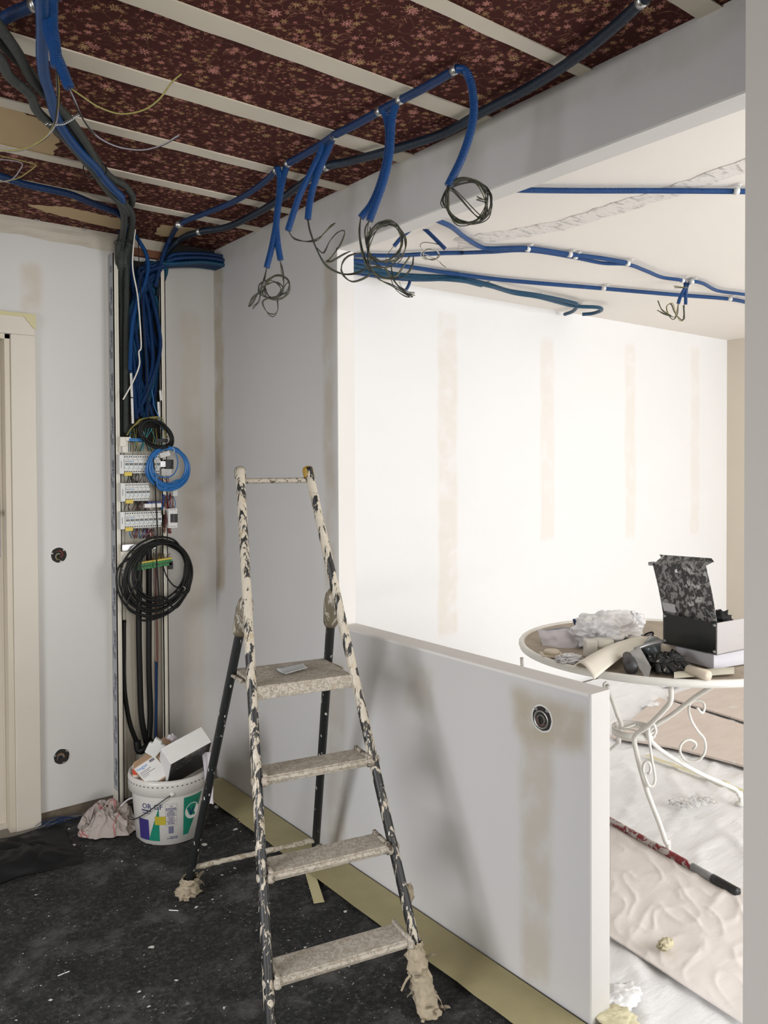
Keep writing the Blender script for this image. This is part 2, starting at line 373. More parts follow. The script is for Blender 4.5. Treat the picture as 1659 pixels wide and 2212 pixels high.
b.box((XL-.07, .9, .5), (XL-.03, 2.2, .56)); b.box((XL-.07, .9, 1.94), (XL-.03, 2.2, 2.0)); struct(b.build('window_3', m_near))  # unseen left window frame, added to go with the partition's fill light
b = MB()
for x0, x1, wx0, wx1, z0, z1 in ((XL-.1, W, -1.05, .85, .7, 2.2), (W, XE+.1, 2.2, 5.6, .25, 2.35)):
    b.box((x0, YS-.1, 0), (wx0, YS, H)); b.box((wx1, YS-.1, 0), (x1, YS, H)); b.box((wx0, YS-.1, 0), (wx1, YS, z0)); b.box((wx0, YS-.1, z1), (wx1, YS, H))
struct(b.build('wall_south', m_near))
for i, (wx0, wx1, z0, z1) in enumerate(((-1.05, .85, .7, 2.2), (2.2, 5.6, .25, 2.35))):
    b = MB(); 
    for x in [wx0+(wx1-wx0)*q for q in (0.01, .5, .99)]: b.box((x-.03, YS-.07, z0), (x+.03, YS-.03, z1))
    b.box((wx0, YS-.07, z0), (wx1, YS-.03, z0+.06)); b.box((wx0, YS-.07, z1-.06), (wx1, YS-.03, z1)); struct(b.build('window_%d' % (i+1), m_iron))
# ceiling battens
bt = [((1492, 3), (1475, 16), 1500), ((1200, 108), (1200, 138), 1200), ((560, 64), (560, 103), 0), ((560, 230), (560, 259), 0), ((560, 351), (560, 366), 0), ((560, 434), (560, 445), 0), ((560, 490), (560, 499), 0)]
for i, (a, c, _) in enumerate(bt):
    y0 = hit(*c, 'z', H).y; y1 = hit(*a, 'z', H).y
    if i == 0: y1 = y0-.06
    if abs(y1-y0) > .12: y1 = y0+(.06 if y1 > y0 else -.06)
    y0, y1 = min(y0, y1), max(y0, y1)
    b = MB(); b.grid(90, 1, lambda u, v: (XL+(W-XL)*u, (y0 if v == 0 else y1)+.004*noise.noise(V((u*25, v*9, i))), H-.006))
    b.box((XL, y0+.004, H-.0058), (W, y1-.004, H)); struct(b.build('trim_%d' % (7+i), m_batten))
# bare board where the paper is torn off
for i, (pp, sd) in enumerate((([(0, 232), (40, 236), (90, 262), (128, 300), (112, 344), (60, 332), (0, 318)], 1), ([(60, 442), (150, 448), (262, 472), (262, 496), (180, 478), (100, 458)], 2), ([(345, 486), (390, 490), (428, 494), (410, 510), (370, 512), (335, 505)], 3))):
    pts = [hit(x, y, 'z', H) for x, y in pp]
    if i == 0: pts[0] = pts[0]+V((-.3, 0, 0)); pts[-1] = pts[-1]+V((-.3, 0, 0))
    b = MB(); b.slab([V((p.x, p.y, H-.002)) for p in ragged(pts, .012, .014, sd)], (0, 0, .002)); struct(b.build('trim_%d' % (14+i), m_bare))
# door with casing
b = MB(); b.box((DX1, B-.02, 0), (CAS, B, DZ)); b.box((DX0-.09, B-.02, DZ), (CAS, B, DZ+.085)); b.box((DX0-.09, B-.02, 0), (DX0, B, DZ)); struct(b.build('trim_17', m_doorl, bev=.003))
b = MB(); b.box((DX1-.022, B-.012, 0), (DX1, B+.1, DZ)); b.box((DX0, B-.012, DZ-.022), (DX1, B+.1, DZ)); b.box((DX1-.03, B+.05, 0), (DX1-.022, B+.1, DZ-.02)); struct(b.build('trim_18', m_door, bev=.002))
dr = struct(MB().box((DX0+.002, B+.06, .02), (DX1-.026, B+.1, DZ-.024)).build('door_1', m_doorl))
b = MB(); hp = hit(0, 1195, 'y', B+.05); b.box((hp.x-.045, B+.052, 1.12), (hp.x+.006, B+.06, 1.36)); ho = b.build('handle_plate', m_steeld, dr, bev=.002)
b = MB(); b.tube([V((hp.x-.02, B+.052, 1.3)), V((hp.x-.02, B+.01, 1.3)), V((hp.x-.12, B, 1.3))], .009, 10); b.build('handle', m_steeld, dr, True)
b = MB(); b.box((DX0, B+.045, 0), (DX1-.022, B+.12, .02)); struct(b.build('trim_19', m_doorl))
b = MB(); b.box((XL, B+.1, 0), (W, B+.4, .01)); b.box((DX0-.1, B+.12, 0), (DX1+.1, B+.16, H)); struct(b.build('wall_behind_door', m_near))
# tape on the casing top
tp = hit(71, 680, 'y', B-.022); b = MB(); b.box((DX0, B-.0235, DZ+.072), (CAS-.002, B-.0205, DZ+.087)); b.slab([V((CAS-.05, B-.0245, DZ+.08)), V((CAS-.01, B-.0245, DZ+.03)), V((CAS+.001, B-.0245, DZ+.025)), V((CAS+.001, B-.0245, DZ+.087)), V((CAS-.06, B-.0245, DZ+.087))], (0, .002, 0))
o = b.build('masking_tape', m_tape2, None, loc=(CAS, B-.022, DZ+.08)); tag(o, 'pale yellow masking tape stuck along the top of the door casing', 'tape')
# ---------------------------------------------------------------- floor coverings, main room
def wr(x, y):   # soft creases of the fleece
    q = V((x, y, 0)); a = noise.noise(q*1.4+V((3, 1, 0))); 
    r1 = 1-abs(noise.noise(V((x*1.1+y*.5, y*3.1-x*1.2, 2)))*2.4); r2 = 1-abs(noise.noise(V((x*2-y, y*4.5+x, 7)))*2.6)
    return .003+.0095*max(0, r1)**5+.008*max(0, r2)**6+.0025*(a+.6)
def sh(u, v):
    x = XL+.0+(1.552-XL)*u; y = YS+(B-.045-YS)*v
    if u == 1: x += .008*noise.noise(V((y*9, 0, 0)))
    if v == 1: y += .02*noise.noise(V((x*7, 3, 0)))
    return (x, y, wr(x, y))
b = MB(); b.grid(240, 330, sh); o = b.build('floor_fleece', m_sheet, None, True, loc=(0, 1, 0)); tag(o, 'black fleece dust sheet with white paint drips covering the near floor', 'dust sheet')
b = MB()
def tp_(x0, x1, z0, z1, y0, y1, n=80, sd=0):
    b.grid(2, n, lambda u, v: ((x0+(x1-x0)*u)+(.006*noise.noise(V((v*60, u*3, sd))) if u == 0 else 0), y0+(y1-y0)*v, z0+(z1-z0)*u+.0012*noise.noise(V((v*80, u, sd)))))
tp_(1.535, 1.683, .0185, .020, YS+.02, B-.05); o = b.build('masking_paper', m_tape, None, True, loc=(1.6, 1, 0)); tag(o, 'khaki masking paper strip taped along the foot of the low wall', 'masking paper')
b = MB(); b.box((1.684, Y_END, 0), (1.6935, B, .006)); struct(b.build('trim_20', m_gap))
p0 = hit(668, 1880, 'z', .014); p1 = hit(690, 1950, 'z', .014)
b = MB(); d = (p1-p0).normalized(); n_ = V((-d.y, d.x, 0))*.017; b.slab([p0-n_, p1-n_*1.1, p1+n_, p0+n_], (0, 0, .0015)); o = b.build('masking_tape', m_tape2, None, loc=p1); tag(o, 'short loose tape tail lying on black fleece beside the rear ladder foot', 'tape')
# crumpled black tarp at left
c = hit(35, 1855, 'z', 0)
def tarp(u, v):
    x = c.x-.42+.62*u; y = c.y-.17+.36*v; e_ = min(u, v, 1-u, 1-v)*5; e_ = min(1, e_)
    q = V((x*5, y*7, 1)); z = .012+e_*(.075*(1-u*.75)*(.7+.8*noise.noise(q))+.03*abs(noise.noise(q*2.7)))
    return (x+.03*noise.noise(q*1.3), y+.05*noise.noise(q*1.1+V((4, 4, 4)))-.05*u, max(z, .01))
b = MB(); b.grid(50, 36, tarp); o = b.build('plastic_tarp', m_tarp, None, True, loc=c); tag(o, 'crumpled black plastic tarp folded on the floor in front of the door', 'tarp')
# blue fibre scraps
c = hit(130, 1778, 'z', .01); b = MB()
for i in range(16):
    a = random.uniform(-.3, .3); s_ = V((random.uniform(-.05, .05), random.uniform(-.02, .02), .004+random.random()*.01)); b.tube([c+s_-V((.05, 0, 0)), c+s_+V((0, a*.05, .012)), c+s_+V((.05, a*.1, .0))], .0012, 4, step=.012)
o = b.build('plastic_strands', m_blue, None, True, loc=c); tag(o, 'tangle of thin blue plastic strands on floor beside the striped towel', 'strands')
# splashes and shavings that lie on top of the fleece
for i, (x0, y0, x1, y1, lab) in enumerate(((125, 2108, 150, 2098, 'thin white splinter lying flat on the black fleece at lower left'), (365, 1966, 385, 1967, 'small white sliver on black fleece below the rag wrapped ladder foot'))):
    a = hit(x0, y0, 'z', .014); c = hit(x1, y1, 'z', .014); b = MB(); b.tube([a, c], .0016, 5); tag(b.build('wood_splinter', m_white, None, loc=a), lab, 'splinter')
# ---------------------------------------------------------------- wall boxes
m_box = plain('grey box plastic', (.16, .15, .13), .5)
m_hole = plain('dark cavity', (.02, .018, .015), .9)  # near black that stands for the shade inside holes and recesses
def flush(c, axis, lab, seed, r=.034, ringed=False):
    """open flush box shown flat on a wall; axis = outward normal"""
    c = V(c); ax = V(axis); t = thing('socket_box', lab, 'wall box', c)
    u = V((0, 0, 1)); w = ax.cross(u); N = 40; rnd = random.Random(seed)
    rad = [r*(1+.06*noise.noise(V((cos(i*2*pi/N)*2, sin(i*2*pi/N)*2, seed)))) for i in range(N)]
    P = lambda f, z: [c+ax*z+(u*cos(2*pi*i/N)+w*sin(2*pi*i/N))*rad[i]*f for i in range(N)]
    b = MB(); b.add(P(1.07, .0004)+P(1.0, .0012)+P(.9, .0006), [(j*N+i, j*N+(i+1) % N, (j+1)*N+(i+1) % N, (j+1)*N+i) for j in (0, 1) for i in range(N)]); b.build('broken_rim', m_pvc, t, True)
    b = MB(); b.add(P(1.0, .0008), [tuple(range(N))]); b.build('cavity_shade', m_hole, t)  # flat dark disc paints the shade inside the open box
    if ringed:
        b = MB(); o_ = c-u*.004+w*.002; b.lathe(o_+ax*.001, [(r*.72, 0), (r*.72, .003), (r*.62, .003), (r*.58, 0)], 28, ax, cap=False); b.build('inner_ring', m_steel, t, True)
        b = MB(); b.lathe(o_+ax*.001, [(r*.40, 0), (r*.40, .004), (r*.34, .004), (r*.32, 0)], 28, ax, cap=False); b.build('conduit_mouth', m_box, t, True)
    for a in ((.3, 2.4, 4.4) if not ringed else (.8, 2.2)):
        b = MB(); q = c+ax*.0012+(u*sin(a)+w*cos(a))*r*.86; b.cbox(q, ax*.002, u*.007, w*.010); b.build('screw_lug', m_steeld, t, bev=.0006)
    for k, (m_, nm) in enumerate(((m_wbrown, 'brown_wire'), (m_wgrey, 'violet_wire'), (m_wyg, 'yellow_wire'), (m_wred, 'red_wire'))[:1 if ringed else 4]):
        b = MB(); a0 = rnd.random()*6
        b.tube([c+ax*.003+(u*sin(a0+j*.8)+w*cos(a0+j*.8))*r*(.62-.12*j)+ax*.0035*j for j in range(5)], .0016, 6, step=.004); b.build(nm, m_, t, True)
    return t
flush(hit(127, 1199, 'y', B), (0, -1, 0), 'round open wall box with curled wires, upper of two beside the door', 1)
flush(hit(133, 1634, 'y', B), (0, -1, 0), 'round open wall box low on the wall above the striped towel', 2)
t = flush(hit(1171, 1552, 'x', W), (-1, 0, 0), 'round open socket box with loose ring in the low partition wall', 5, .036, True)
# ---------------------------------------------------------------- stepladder
oX, oY, th, wb, wt, Lr, Hh, rl, zp, wr_ = 1.1872, 1.6662, -.2029, .4341, .2308, .6236, 1.4642, .9036, 1.0412, .4716
lu = V((cos(th), sin(th), 0)); ln_ = V((-sin(th), cos(th), 0)); lO = V((oX, oY, 0))
def stl(s, side, out=0): return lO+lu*side*((wb+(wt-wb)*s)/2+out)+ln_*Lr*s+V((0, 0, Hh*s))
lad = thing('stepladder', 'tall black stepladder caked in cream paint standing on the black fleece', 'ladder', (oX, oY+.4, 0))
FL = (.5, .47, .40)
m_st = speck('paint caked stile', (.012, .012, .012), (.56, .50, .40), .36, 44, (1, 1, .24), zfade=(.10, 1.30, .40, .62), tint=(.42, .35, .24), fleck=(.58, .55, .48))
m_rear = speck('black leg with drips', (.012, .013, .013), (.50, .49, .44), .16, 34, (1, 1, .35), fleck=(.55, .55, .5))
m_tread = speck('cream crusted tread', (.35, .305, .24), (.50, .455, .38), .60, 85, (1, 1, 1), .8, tint=(.36, .31, .24))
m_bar = speck('paint crusted bar', (.09, .07, .05), (.42, .37, .30), .6, 40, (1, 1, 1), .7)
m_brown = speck('grey brown cap', (.14, .115, .075), (.42, .38, .31), .42, 45, (1, 1, .4), .55)
m_ochre = plain('ochre cap', (.34, .21, .03), .5, sc=90, var=.4)
for side in (-1, 1):
    top = stl(1, side); bot = stl(0, side, .006)
    b = MB(); b.tube([bot+V((0, 0, .004)), bot.lerp(top, .5), top+V((0, 0, .012))], lambda t_: .0165, 14, step=.012, flat=(ln_, .86)); b.build('stile', m_st, lad, True)
    # rounded end cap
    b = MB(); b.lathe(top-(top-bot).normalized()*.018, [(.0172, 0), (.0185, .004), (.0186, .026), (.015, .034), (.007, .038), (.001, .039)], 16, top-bot); b.build('end_cap', m_ochre if side > 0 else m_brown, lad, True)
    # rear leg + hinge knuckle
    pv = stl(zp/Hh, side)+ln_*.055+V((0, 0, -.01)); ft = lO+ln_*rl+lu*side*wr_/2+V((0, 0, .01))
    b = MB(); b.tube([pv, ft], .0175, 14, step=.03, flat=(ln_, .8)); b.build('rear_leg', m_rear, lad, True)
    b = MB(); b.lathe(pv-(pv-ft).normalized()*.065, [(.019, 0), (.0235, .01), (.0255, .05), (.0265, .085), (.0225, .115), (.012, .132), (.002, .136)], 18, (pv-ft)); b.build('hinge_cap', m_brown, lad, True)
    b = MB(); b.cbox(stl(zp/Hh, side)+ln_*.025, lu*.028, ln_*.06, V((0, 0, .05))); b.build('hinge_bracket', m_brown, lad, bev=.006)
# top bar
b = MB(); b.tube([stl(.982, -1), stl(.982, 1)], .0085, 10, step=.02); b.build('grab_bar', m_bar, lad, True)
for i, s in enumerate((.1198, .2719, .4234)):
    A = stl(s, -1, -.012); C = stl(s, 1, -.012); dd = (C-A).normalized(); dp = .088
    b = MB(); f_ = -ln_*.014
    b.obox(A+f_+V((0, 0, -.004)), C-A, ln_*dp, V((0, 0, .012)))
    b.tube([A+f_+V((0, 0, -.003)), C+f_+V((0, 0, -.003))], .0085, 8, step=.05)
    b.tube([A+f_+V((0, 0, -.013))+ln_*.003, C+f_+V((0, 0, -.013))+ln_*.003], .0045, 6, step=.05)
    b.obox(A+ln_*(dp-.016)+V((0, 0, -.012)), C-A, ln_*.006, V((0, 0, .012)))
    b.build('tread', m_tread, lad, bev=.002)
    for E_, sg in ((A, 1), (C, -1)):
        b = MB(); b.cbox(E_+ln_*(dp/2-.012)+dd*sg*.004+V((0, 0, -.002)), dd*.012, ln_*(dp+.014), V((0, 0, .034)))
        b.lathe(E_-ln_*.018+dd*sg*.002+V((0, 0, -.004)), [(.001, -.010), (.012, -.008), (.014, 0), (.012, .008), (.001, .010)], 12, dd)
        b.build('tread_bracket', m_bar if i else m_tread, lad, True, bev=.003)
    for sd in (-1, 1):
        e_ = stl(s, sd, .016)+V((0, 0, -.004)); b = MB(); b.lathe(e_-ln_*.004, [(.011, -.002), (.011, .003), (.006, .004)], 12, lu*sd); b.build('rivet', m_tread, lad, True)
# platform
s = .5781; A = stl(s, -1, -.008); C = stl(s, 1, -.008)
b = MB(); b.obox(A-ln_*.012+V((0, 0, -.004)), C-A, ln_*.235, V((0, 0, .009)))
b.obox(A-ln_*.014+V((0, 0, -.034)), C-A, ln_*.008, V((0, 0, .036)))
for P in (A, C-(C-A).normalized()*.006): b.obox(P+V((0, 0, -.026)), (C-A).normalized()*.006, ln_*.22, V((0, 0, .024)))
b.build('platform', m_tread, lad, bev=.003)
q = (.833-.0)/zp; lr = []
for side in (-1, 1):
    pv = stl(zp/Hh, side)+ln_*.055; ft = lO+ln_*rl+lu*side*wr_/2; tt = (pv.z-.835)/(pv.z-ft.z); lr.append(pv.lerp(ft, tt))
b = MB(); b.tube([lr[0]-lu*.01, lr[1]+lu*.01], .009, 8, step=.03); b.build('platform_bar', m_bar, lad, True)
for P in lr:
    b = MB(); b.tube([P, P-ln_*.12+V((0, 0, .008))], .006, 8, step=.03); b.build('platform_link', m_bar, lad, True)
# low rear cross bar wrapped in rag
lr = []
for side in (-1, 1):
    pv = stl(zp/Hh, side)+ln_*.055; ft = lO+ln_*rl+lu*side*wr_/2; lr.append(pv.lerp(ft, (pv.z-.115)/(pv.z-ft.z)))
pts = [lr[0].lerp(lr[1], i/26)+V((0, 0, .004*noise.noise(V((i*.9, 0, 0))))) for i in range(27)]
b = MB(); b.tube(pts, lambda t_: .0085+.0045*abs(noise.noise(V((t_*22, 2, 0)))), 8, step=.012); b.build('cross_bar', speck('rag wrapped bar', (.30, .25, .17), (.52, .47, .38), .6, 60, (1, 1, 1), .8), lad, True)
# rag wraps on the feet
def wrap(c, h, r, seed, n=6):
    b = MB(); rings = 22; N = 30; vs_ = []
    for i in range(rings+1):
        z = h*i/rings; f_ = r*(1.05-.35*(i/rings)+.10*sin(i*1.9+seed))
        for k in range(N):
            a = 2*pi*k/N; d = V((cos(a), sin(a), 0)); q = d*1.7+V((0, 0, z*30+seed)); fold = abs(noise.noise(q*1.6))*.55+.25*noise.noise(q*3.3)
            vs_.append(c(z/h)+d*f_*(.78+fold)+V((0, 0, .008*noise.noise(q*2+V((8, 0, 0))) if 0 < i < rings else 0)))
    fs = [(i*N+k, i*N+(k+1) % N, (i+1)*N+(k+1) % N, (i+1)*N+k) for i in range(rings) for k in range(N)]
    b.add(vs_, fs); rnd = random.Random(seed)
    for k in range(n):   # loose tails
        a = rnd.random()*6.3; d = V((cos(a), sin(a), 0)); t0 = V((-d.y, d.x, 0)); o_ = c(rnd.random()*.8)+d*r*.9; w_ = .010+.012*rnd.random(); l_ = .02+.03*rnd.random(); up = rnd.uniform(-.3, 1)
        b.grid(4, 5, lambda u, v: o_+t0*(u-.5)*w_*(1-.3*v)+d*l_*v*.6+V((0, 0, up*l_*v-.02*v*v+.004*noise.noise(V((u*5, v*6, k))))))
    return b
foot = lO+ln_*rl-lu*wr_/2; pv = stl(zp/Hh, -1)+ln_*.055
wrap(lambda t_: foot.lerp(pv, t_*.07)+V((0, 0, .004)), .065, .040, 3, 8).build('foot_wrap', m_rag, lad, True)
foot2 = lO+ln_*rl+lu*wr_/2; pv2 = stl(zp/Hh, 1)+ln_*.055
wrap(lambda t_: foot2.lerp(pv2, t_*.05)+V((0, 0, .004)), .05, .038, 8, 7).build('foot_wrap', m_rag, lad, True)
wrap(lambda t_: stl(.0, 1).lerp(stl(.115, 1), t_)+V((0, 0, .004)), .16, .034, 5, 13).build('foot_wrap', m_rag, lad, True)
wrap(lambda t_: stl(.0, -1).lerp(stl(.03, -1), t_)+V((0, 0, .004)), .045, .034, 11, 5).build('foot_wrap', m_rag, lad, True)
# drip of dried plaster on the right stile
p = stl(.187, 1, .022); b = MB(); b.blob(p, (.011, .012, .026), 18, .5, 9, 4); b.build('rag_knot', m_rag, lad, True)
# metal scraper plate on the platform
zt = .8465+.006
q0 = [hit(x, y, 'z', zt) for x, y in ((597, 1449), (654, 1439), (665, 1450), (617, 1462))]
nx = lambda u, v: q0[0].lerp(q0[1], u).lerp(q0[3].lerp(q0[2], u), v)
b = MB(); b.grid(8, 8, lambda u, v: nx(u, v)+V((0, 0, .004+.012*(v-.4)**2+.003*u))); o = b.build('paper_card', plain('grey punched card', (.50, .52, .53), .45, var=.06), None, True, loc=nx(.5, .5)); tag(o, 'curled grey card with punched holes lying on the ladder platform', 'card')
sm = o.modifiers.new('s', 'SOLIDIFY'); sm.thickness = .0012
c_ = thing  # children of card: holes
b = MB()
for u in (.25, .5, .75): b.lathe(nx(u, .62)+V((0, 0, .0062)), [(.0001, 0), (.0018, .0)], 8, cap=False)
o['_w'] = tuple(nx(.5, .5)); b.build('punched_holes', m_dark, o)
# ---------------------------------------------------------------- paint bucket
bc = V((1.285, 3.09, .006)); H_ = .262; r0_, r1_ = .133, .150
bk = thing('paint_bucket', 'white plastic paint bucket with green graphics filled with packaging rubbish', 'bucket', bc)
m_bkt = plain('white bucket plastic', (.60, .58, .54), .35, sc=8, var=.06)
b = MB(); b.lathe(bc, [(r0_-.012, 0), (r0_, .006), (r1_-.002, H_-.07), (r1_-.001, H_-.05), (r1_-.004, H_-.05), (r0_-.004, .01), (0.001, .01)], 64, cap=False); b.add([bc+V((cos(2*pi*k/64)*(r0_-.012), sin(2*pi*k/64)*(r0_-.012), 0)) for k in range(64)], [tuple(range(64))[::-1]]); b.build('bucket_body', m_bkt, bk, True)
b = MB(); b.lathe(bc, [(r1_-.001, H_-.066), (r1_+.011, H_-.060), (r1_+.013, H_-.012), (r1_+.010, H_), (r1_+.002, H_+.001), (r1_-.004, H_-.008), (r1_-.004, H_-.05)], 64, cap=False); b.build('rim', m_bkt, bk, True)
aC = atan2(EYE.y-bc.y, EYE.x-bc.x)   # angle that faces the viewer's side of the room
def cyl(a, z, off=.0006):
    q = (z-.006)/(H_-.076); r = r0_+(r1_-.002-r0_)*q+off; return bc+V((cos(aC+a)*r, sin(aC+a)*r, z))
def patch(b, a0, a1, z0, z1, off=.0006, fn=None):
    b.grid(14, 4, lambda u, v: cyl(a0+(a1-a0)*u, z0+(z1-z0)*v, off) if not fn else cyl(*fn(u, v), off))
# angle grows anticlockwise seen from above = to the right in the picture for the near side
b = MB()
for k in range(26):
    a = -1.45+k*2.9/25; r = r1_+.0132; z = H_-.02; P = bc+V((cos(aC+a)*r, sin(aC+a)*r, z)); t_ = V((-sin(aC+a), cos(aC+a), 0)); b.cbox(P, t_*.007, V((0, 0, .003)), V((cos(aC+a), sin(aC+a), 0))*.001)
b.build('rim_slots', m_dark, bk)
b = MB(); patch(b, 0, 1, 0, 1, .0007, lambda u, v: (-.64+(.36*(1-v))*0+.34*u*1.0-.0 if v < .01 else -.64+.34-.34*(1-u)*(1-v), .022+.135*v)); b.build('green_triangle', plain('bucket green', (.012, .19, .12), .35, sc=30, var=.25), bk, True)
b = MB(); patch(b, -1.0, -.62, .022, .105, .0006); b.build('violet_panel', plain('bucket violet', (.04, .03, .16), .4), bk, True)
b = MB(); patch(b, 0, 1, 0, 1, .0007, lambda u, v: (.36+(.62)*u*(.25+.75*v), .035+.15*v)); b.build('green_panel', plain('bucket green', (.012, .19, .12), .35, sc=30, var=.25), bk, True)
b = MB(); N = 26; b.add([cyl(.62+cos(2*pi*k/N)*.22, .125+sin(2*pi*k/N)*.032, .0012) for k in range(N)], [tuple(range(N))]); b.build('white_disc', m_white, bk, True)
b = MB(); patch(b, -.42, -.12, .088, .122, .0014); b.build('yellow_sticker', plain('old yellow sticker', (.42, .34, .03), .5, sc=40), bk, True)
b = MB()
for k in range(9): patch(b, -.05, .09, .052+.0032*k, .054+.0032*k, .0009)
put_text(b, 'OR GF', None, (0, 0, 0), (0, 0, 0), .030, fn=lambda x, y: cyl(-.80+x/.143, .150+y, .0017))
put_text(b, 'V', None, (0, 0, 0), (0, 0, 0), .044, fn=lambda x, y: cyl(.50+x/.143, .108+y, .0017))
put_text(b, 'CE', None, (0, 0, 0), (0, 0, 0), .010, fn=lambda x, y: cyl(-.02+x/.143, .157+y, .0017))
def dashes(b, a0, a1, z, h, seed):   # print too small to read
    rnd = random.Random(seed); a = a0
    while a < a1:
        w_ = rnd.uniform(.008, .030); patch(b, a, min(a1, a+w_), z, z+h*rnd.uniform(.7, 1), .0015); a += w_+.008
for i, (a0, a1, z, h) in enumerate(((-.82, -.52, .139, .007), (-.80, -.56, .130, .004), (-.11, .15, .150, .004), (-.11, .15, .1435, .003), (-.04, .08, .139, .003), (-.08, .12, .133, .003), (-.09, .13, .128, .003), (-.09, .13, .123, .003), (-.05, .09, .116, .003), (-.08, .12, .110, .003), (-.03, .07, .105, .003), (-.09, .13, .099, .003), (-.06, .10, .094, .003), (-.08, .12, .089, .003), (-.02, .2, .036, .003), (-.10, .2, .030, .0035))): dashes(b, a0, a1, z, h, i)
b.build('lettering', plain('bucket navy print', (.015, .02, .13), .5), bk)
b = MB(); lx0, lx1, lz0, lz1 = -.13, .17, .083, .170
for z in (lz0, .104, .121, .137, .147, lz1): patch(b, lx0, lx1, z, z+.0009, .0012)
for a in (lx0, lx1): patch(b, a, a+.005, lz0, lz1, .0012)
b.build('label_frame', m_wgrey, bk)
hp_ = []
for k in range(15):
    s_ = k/14; a = -1.5+1.55*s_; z = .213-.125*sin(min(1, (1-s_)*1.05)*pi*.5)**1.2; r = .164; hp_.append(bc+V((cos(aC+a)*r, sin(aC+a)*r, z)))
b = MB(); b.tube(hp_, .0022, 6, step=.01); b.build('wire_handle', m_dark, bk, True)
b = MB(); b.lathe(hp_[-1]-V((cos(aC), sin(aC), 0))*.004, [(.010, 0), (.010, .004), (.003, .008)], 10, V((cos(aC+.05), sin(aC+.05), 0))); b.build('handle_lug', m_bkt, bk, True)
# things in the bucket
def camv(r, u, f, k=1): return (CR*r+CU*u+CF*f)*k
tb = 3.03; k1 = tb/FPX
O = at(369, 1651, tb); a_ = camv(75, 29, 60, k1); c3 = camv(-27, 28, 19, k1); b3 = camv(-16, -42, 40, k1)*1.9
wx = thing('product_carton', 'white carton with black printed side sticking out of the paint bucket', 'box', O)
MB().obox(O, a_, b3, c3).build('carton', m_white, wx, bev=.002)
b = MB(); n_ = -c3.normalized()*.0008; b.obox(O+n_+a_*.01+b3*.01, a_*.98, b3*.98, n_); b.build('black_side', m_dark, wx)
b = MB(); e1 = a_.normalized(); e2 = -b3.normalized(); o_ = O-c3.normalized()*.002
for i, (x, y, w_, h_) in enumerate(((.06, -.020, .02, .018), (.085, -.022, .024, .022), (.113, -.020, .016, .020), (.05, -.033, .09, .0015), (.02, -.03, .002, .014), (.07, -.062, .003, .014), (.078, -.062, .003, .014), (.086, -.062, .003, .014), (.03, -.072, .006, .006), (.045, -.072, .01, .004))): b.obox(o_+e1*x+e2*y, e1*w_, e2*h_, c3.normalized()*.0004)
b.build('printed_picture', plain('grey print', (.16, .155, .13), .5), wx)
O = at(287, 1661, 3.09); a_ = camv(44, 27, 12, k1); b_ = camv(22, -32, 8, k1)*1.5; c3 = camv(-6, 6, 24, k1)
hx = thing('small_carton', 'small brown carton with white address label leaning in the bucket', 'box', O)
MB().obox(O, a_, b_, c3).build('carton', m_card, hx, bev=.001)
nn = (a_.cross(b_)).normalized(); nn = nn if nn.dot(CF) < 0 else -nn
b = MB(); b.obox(O+a_*.04+b_*.03+nn*.0005, a_*.94, b_*.9, nn*.0008); b.build('label', m_white, hx)
b = MB(); e1 = a_.normalized(); e2 = -b_.normalized(); put_text(b, 'hager', O+a_*.08+b_*.2+nn*.0016, e1, e2, .020); b.build('logo', m_bplug, hx)
b = MB(); 
for j, (w_, yy) in enumerate(((.5, .30), (.42, .36), (.6, .43), (.3, .5))):
    x = .1
    while x < w_+.1: b.obox(O+a_*x+b_*yy+nn*.0014, a_*.035, -e2*.0022, nn*.0004); x += .05+.01*(j % 2)
for k in range(11): b.obox(O+a_*(.68+.022*k)+b_*.06+nn*.0014, e1*(.0007+.0006*(k % 3)), -e2*.010, nn*.0004)
b.build('print', m_lettering, hx)
O = at(322, 1600, 3.10); b = MB(); pts2 = [(312, 1625), (322, 1604), (329, 1606), (335, 1594), (349, 1603), (347, 1608), (357, 1612), (342, 1628), (333, 1640), (327, 1634)]
b.slab([at(x, y, 3.09) for x, y in pts2], CF*.018); tag(b.build('foam_piece', m_pvc, None, loc=O, bev=.002), 'light grey notched foam piece poking up behind the bucket cartons', 'packaging')
b = MB(); b.slab([at(x, y, 3.12) for x, y in ((334, 1640), (345, 1600), (364, 1608), (362, 1640))], CF*.05); tag(b.build('brown_carton', m_card, None, loc=at(350, 1620, 3.12), bev=.001), 'dark brown carton corner behind the grey foam piece', 'box')
bt_ = thing('spray_bottle', 'small white bottle with red and black label at the bucket left edge', 'bottle', at(293, 1655, 3.14))
b = MB(); p = at(295, 1660, 3.16); b.lathe(p-V((0, 0, .05)), [(.012, 0), (.014, .01), (.014, .055), (.012, .066), (.006, .075), (.001, .077)], 18, (-.05, 0, 1)); b.build('bottle_body', m_pvcc, bt_, True)
b = MB(); b.lathe(p-V((0, 0, .05)), [(.0145, .03), (.0145, .053)], 18, (-.05, 0, 1), cap=False); b.build('label', plain('red label', (.55, .07, .03), .5, sc=60, var=.6), bt_, True)
# white cloth heaped behind the carton and hanging over the rim
cc = at(416, 1612, 3.20)
b = MB(); b.blob(cc+V((0, 0, -.015)), (.080, .045, .042), 60, .18, 5, 2, crease=.13); b.blob(at(370, 1600, 3.18), (.024, .022, .024), 30, .2, 6, 7, crease=.15)
p = at(452, 1690, 3.14)
b.grid(8, 24, lambda u, v: at(437+22*u+v*6, 1625+v*112, 3.16)+V((.006*sin(u*9+v*3), .006*cos(u*11+v*2), 0)))
o = b.build('white_cloth', m_cloth, None, True, loc=cc); tag(o, 'white lilac cloth heaped on the bucket and hanging down its right side', 'cloth')
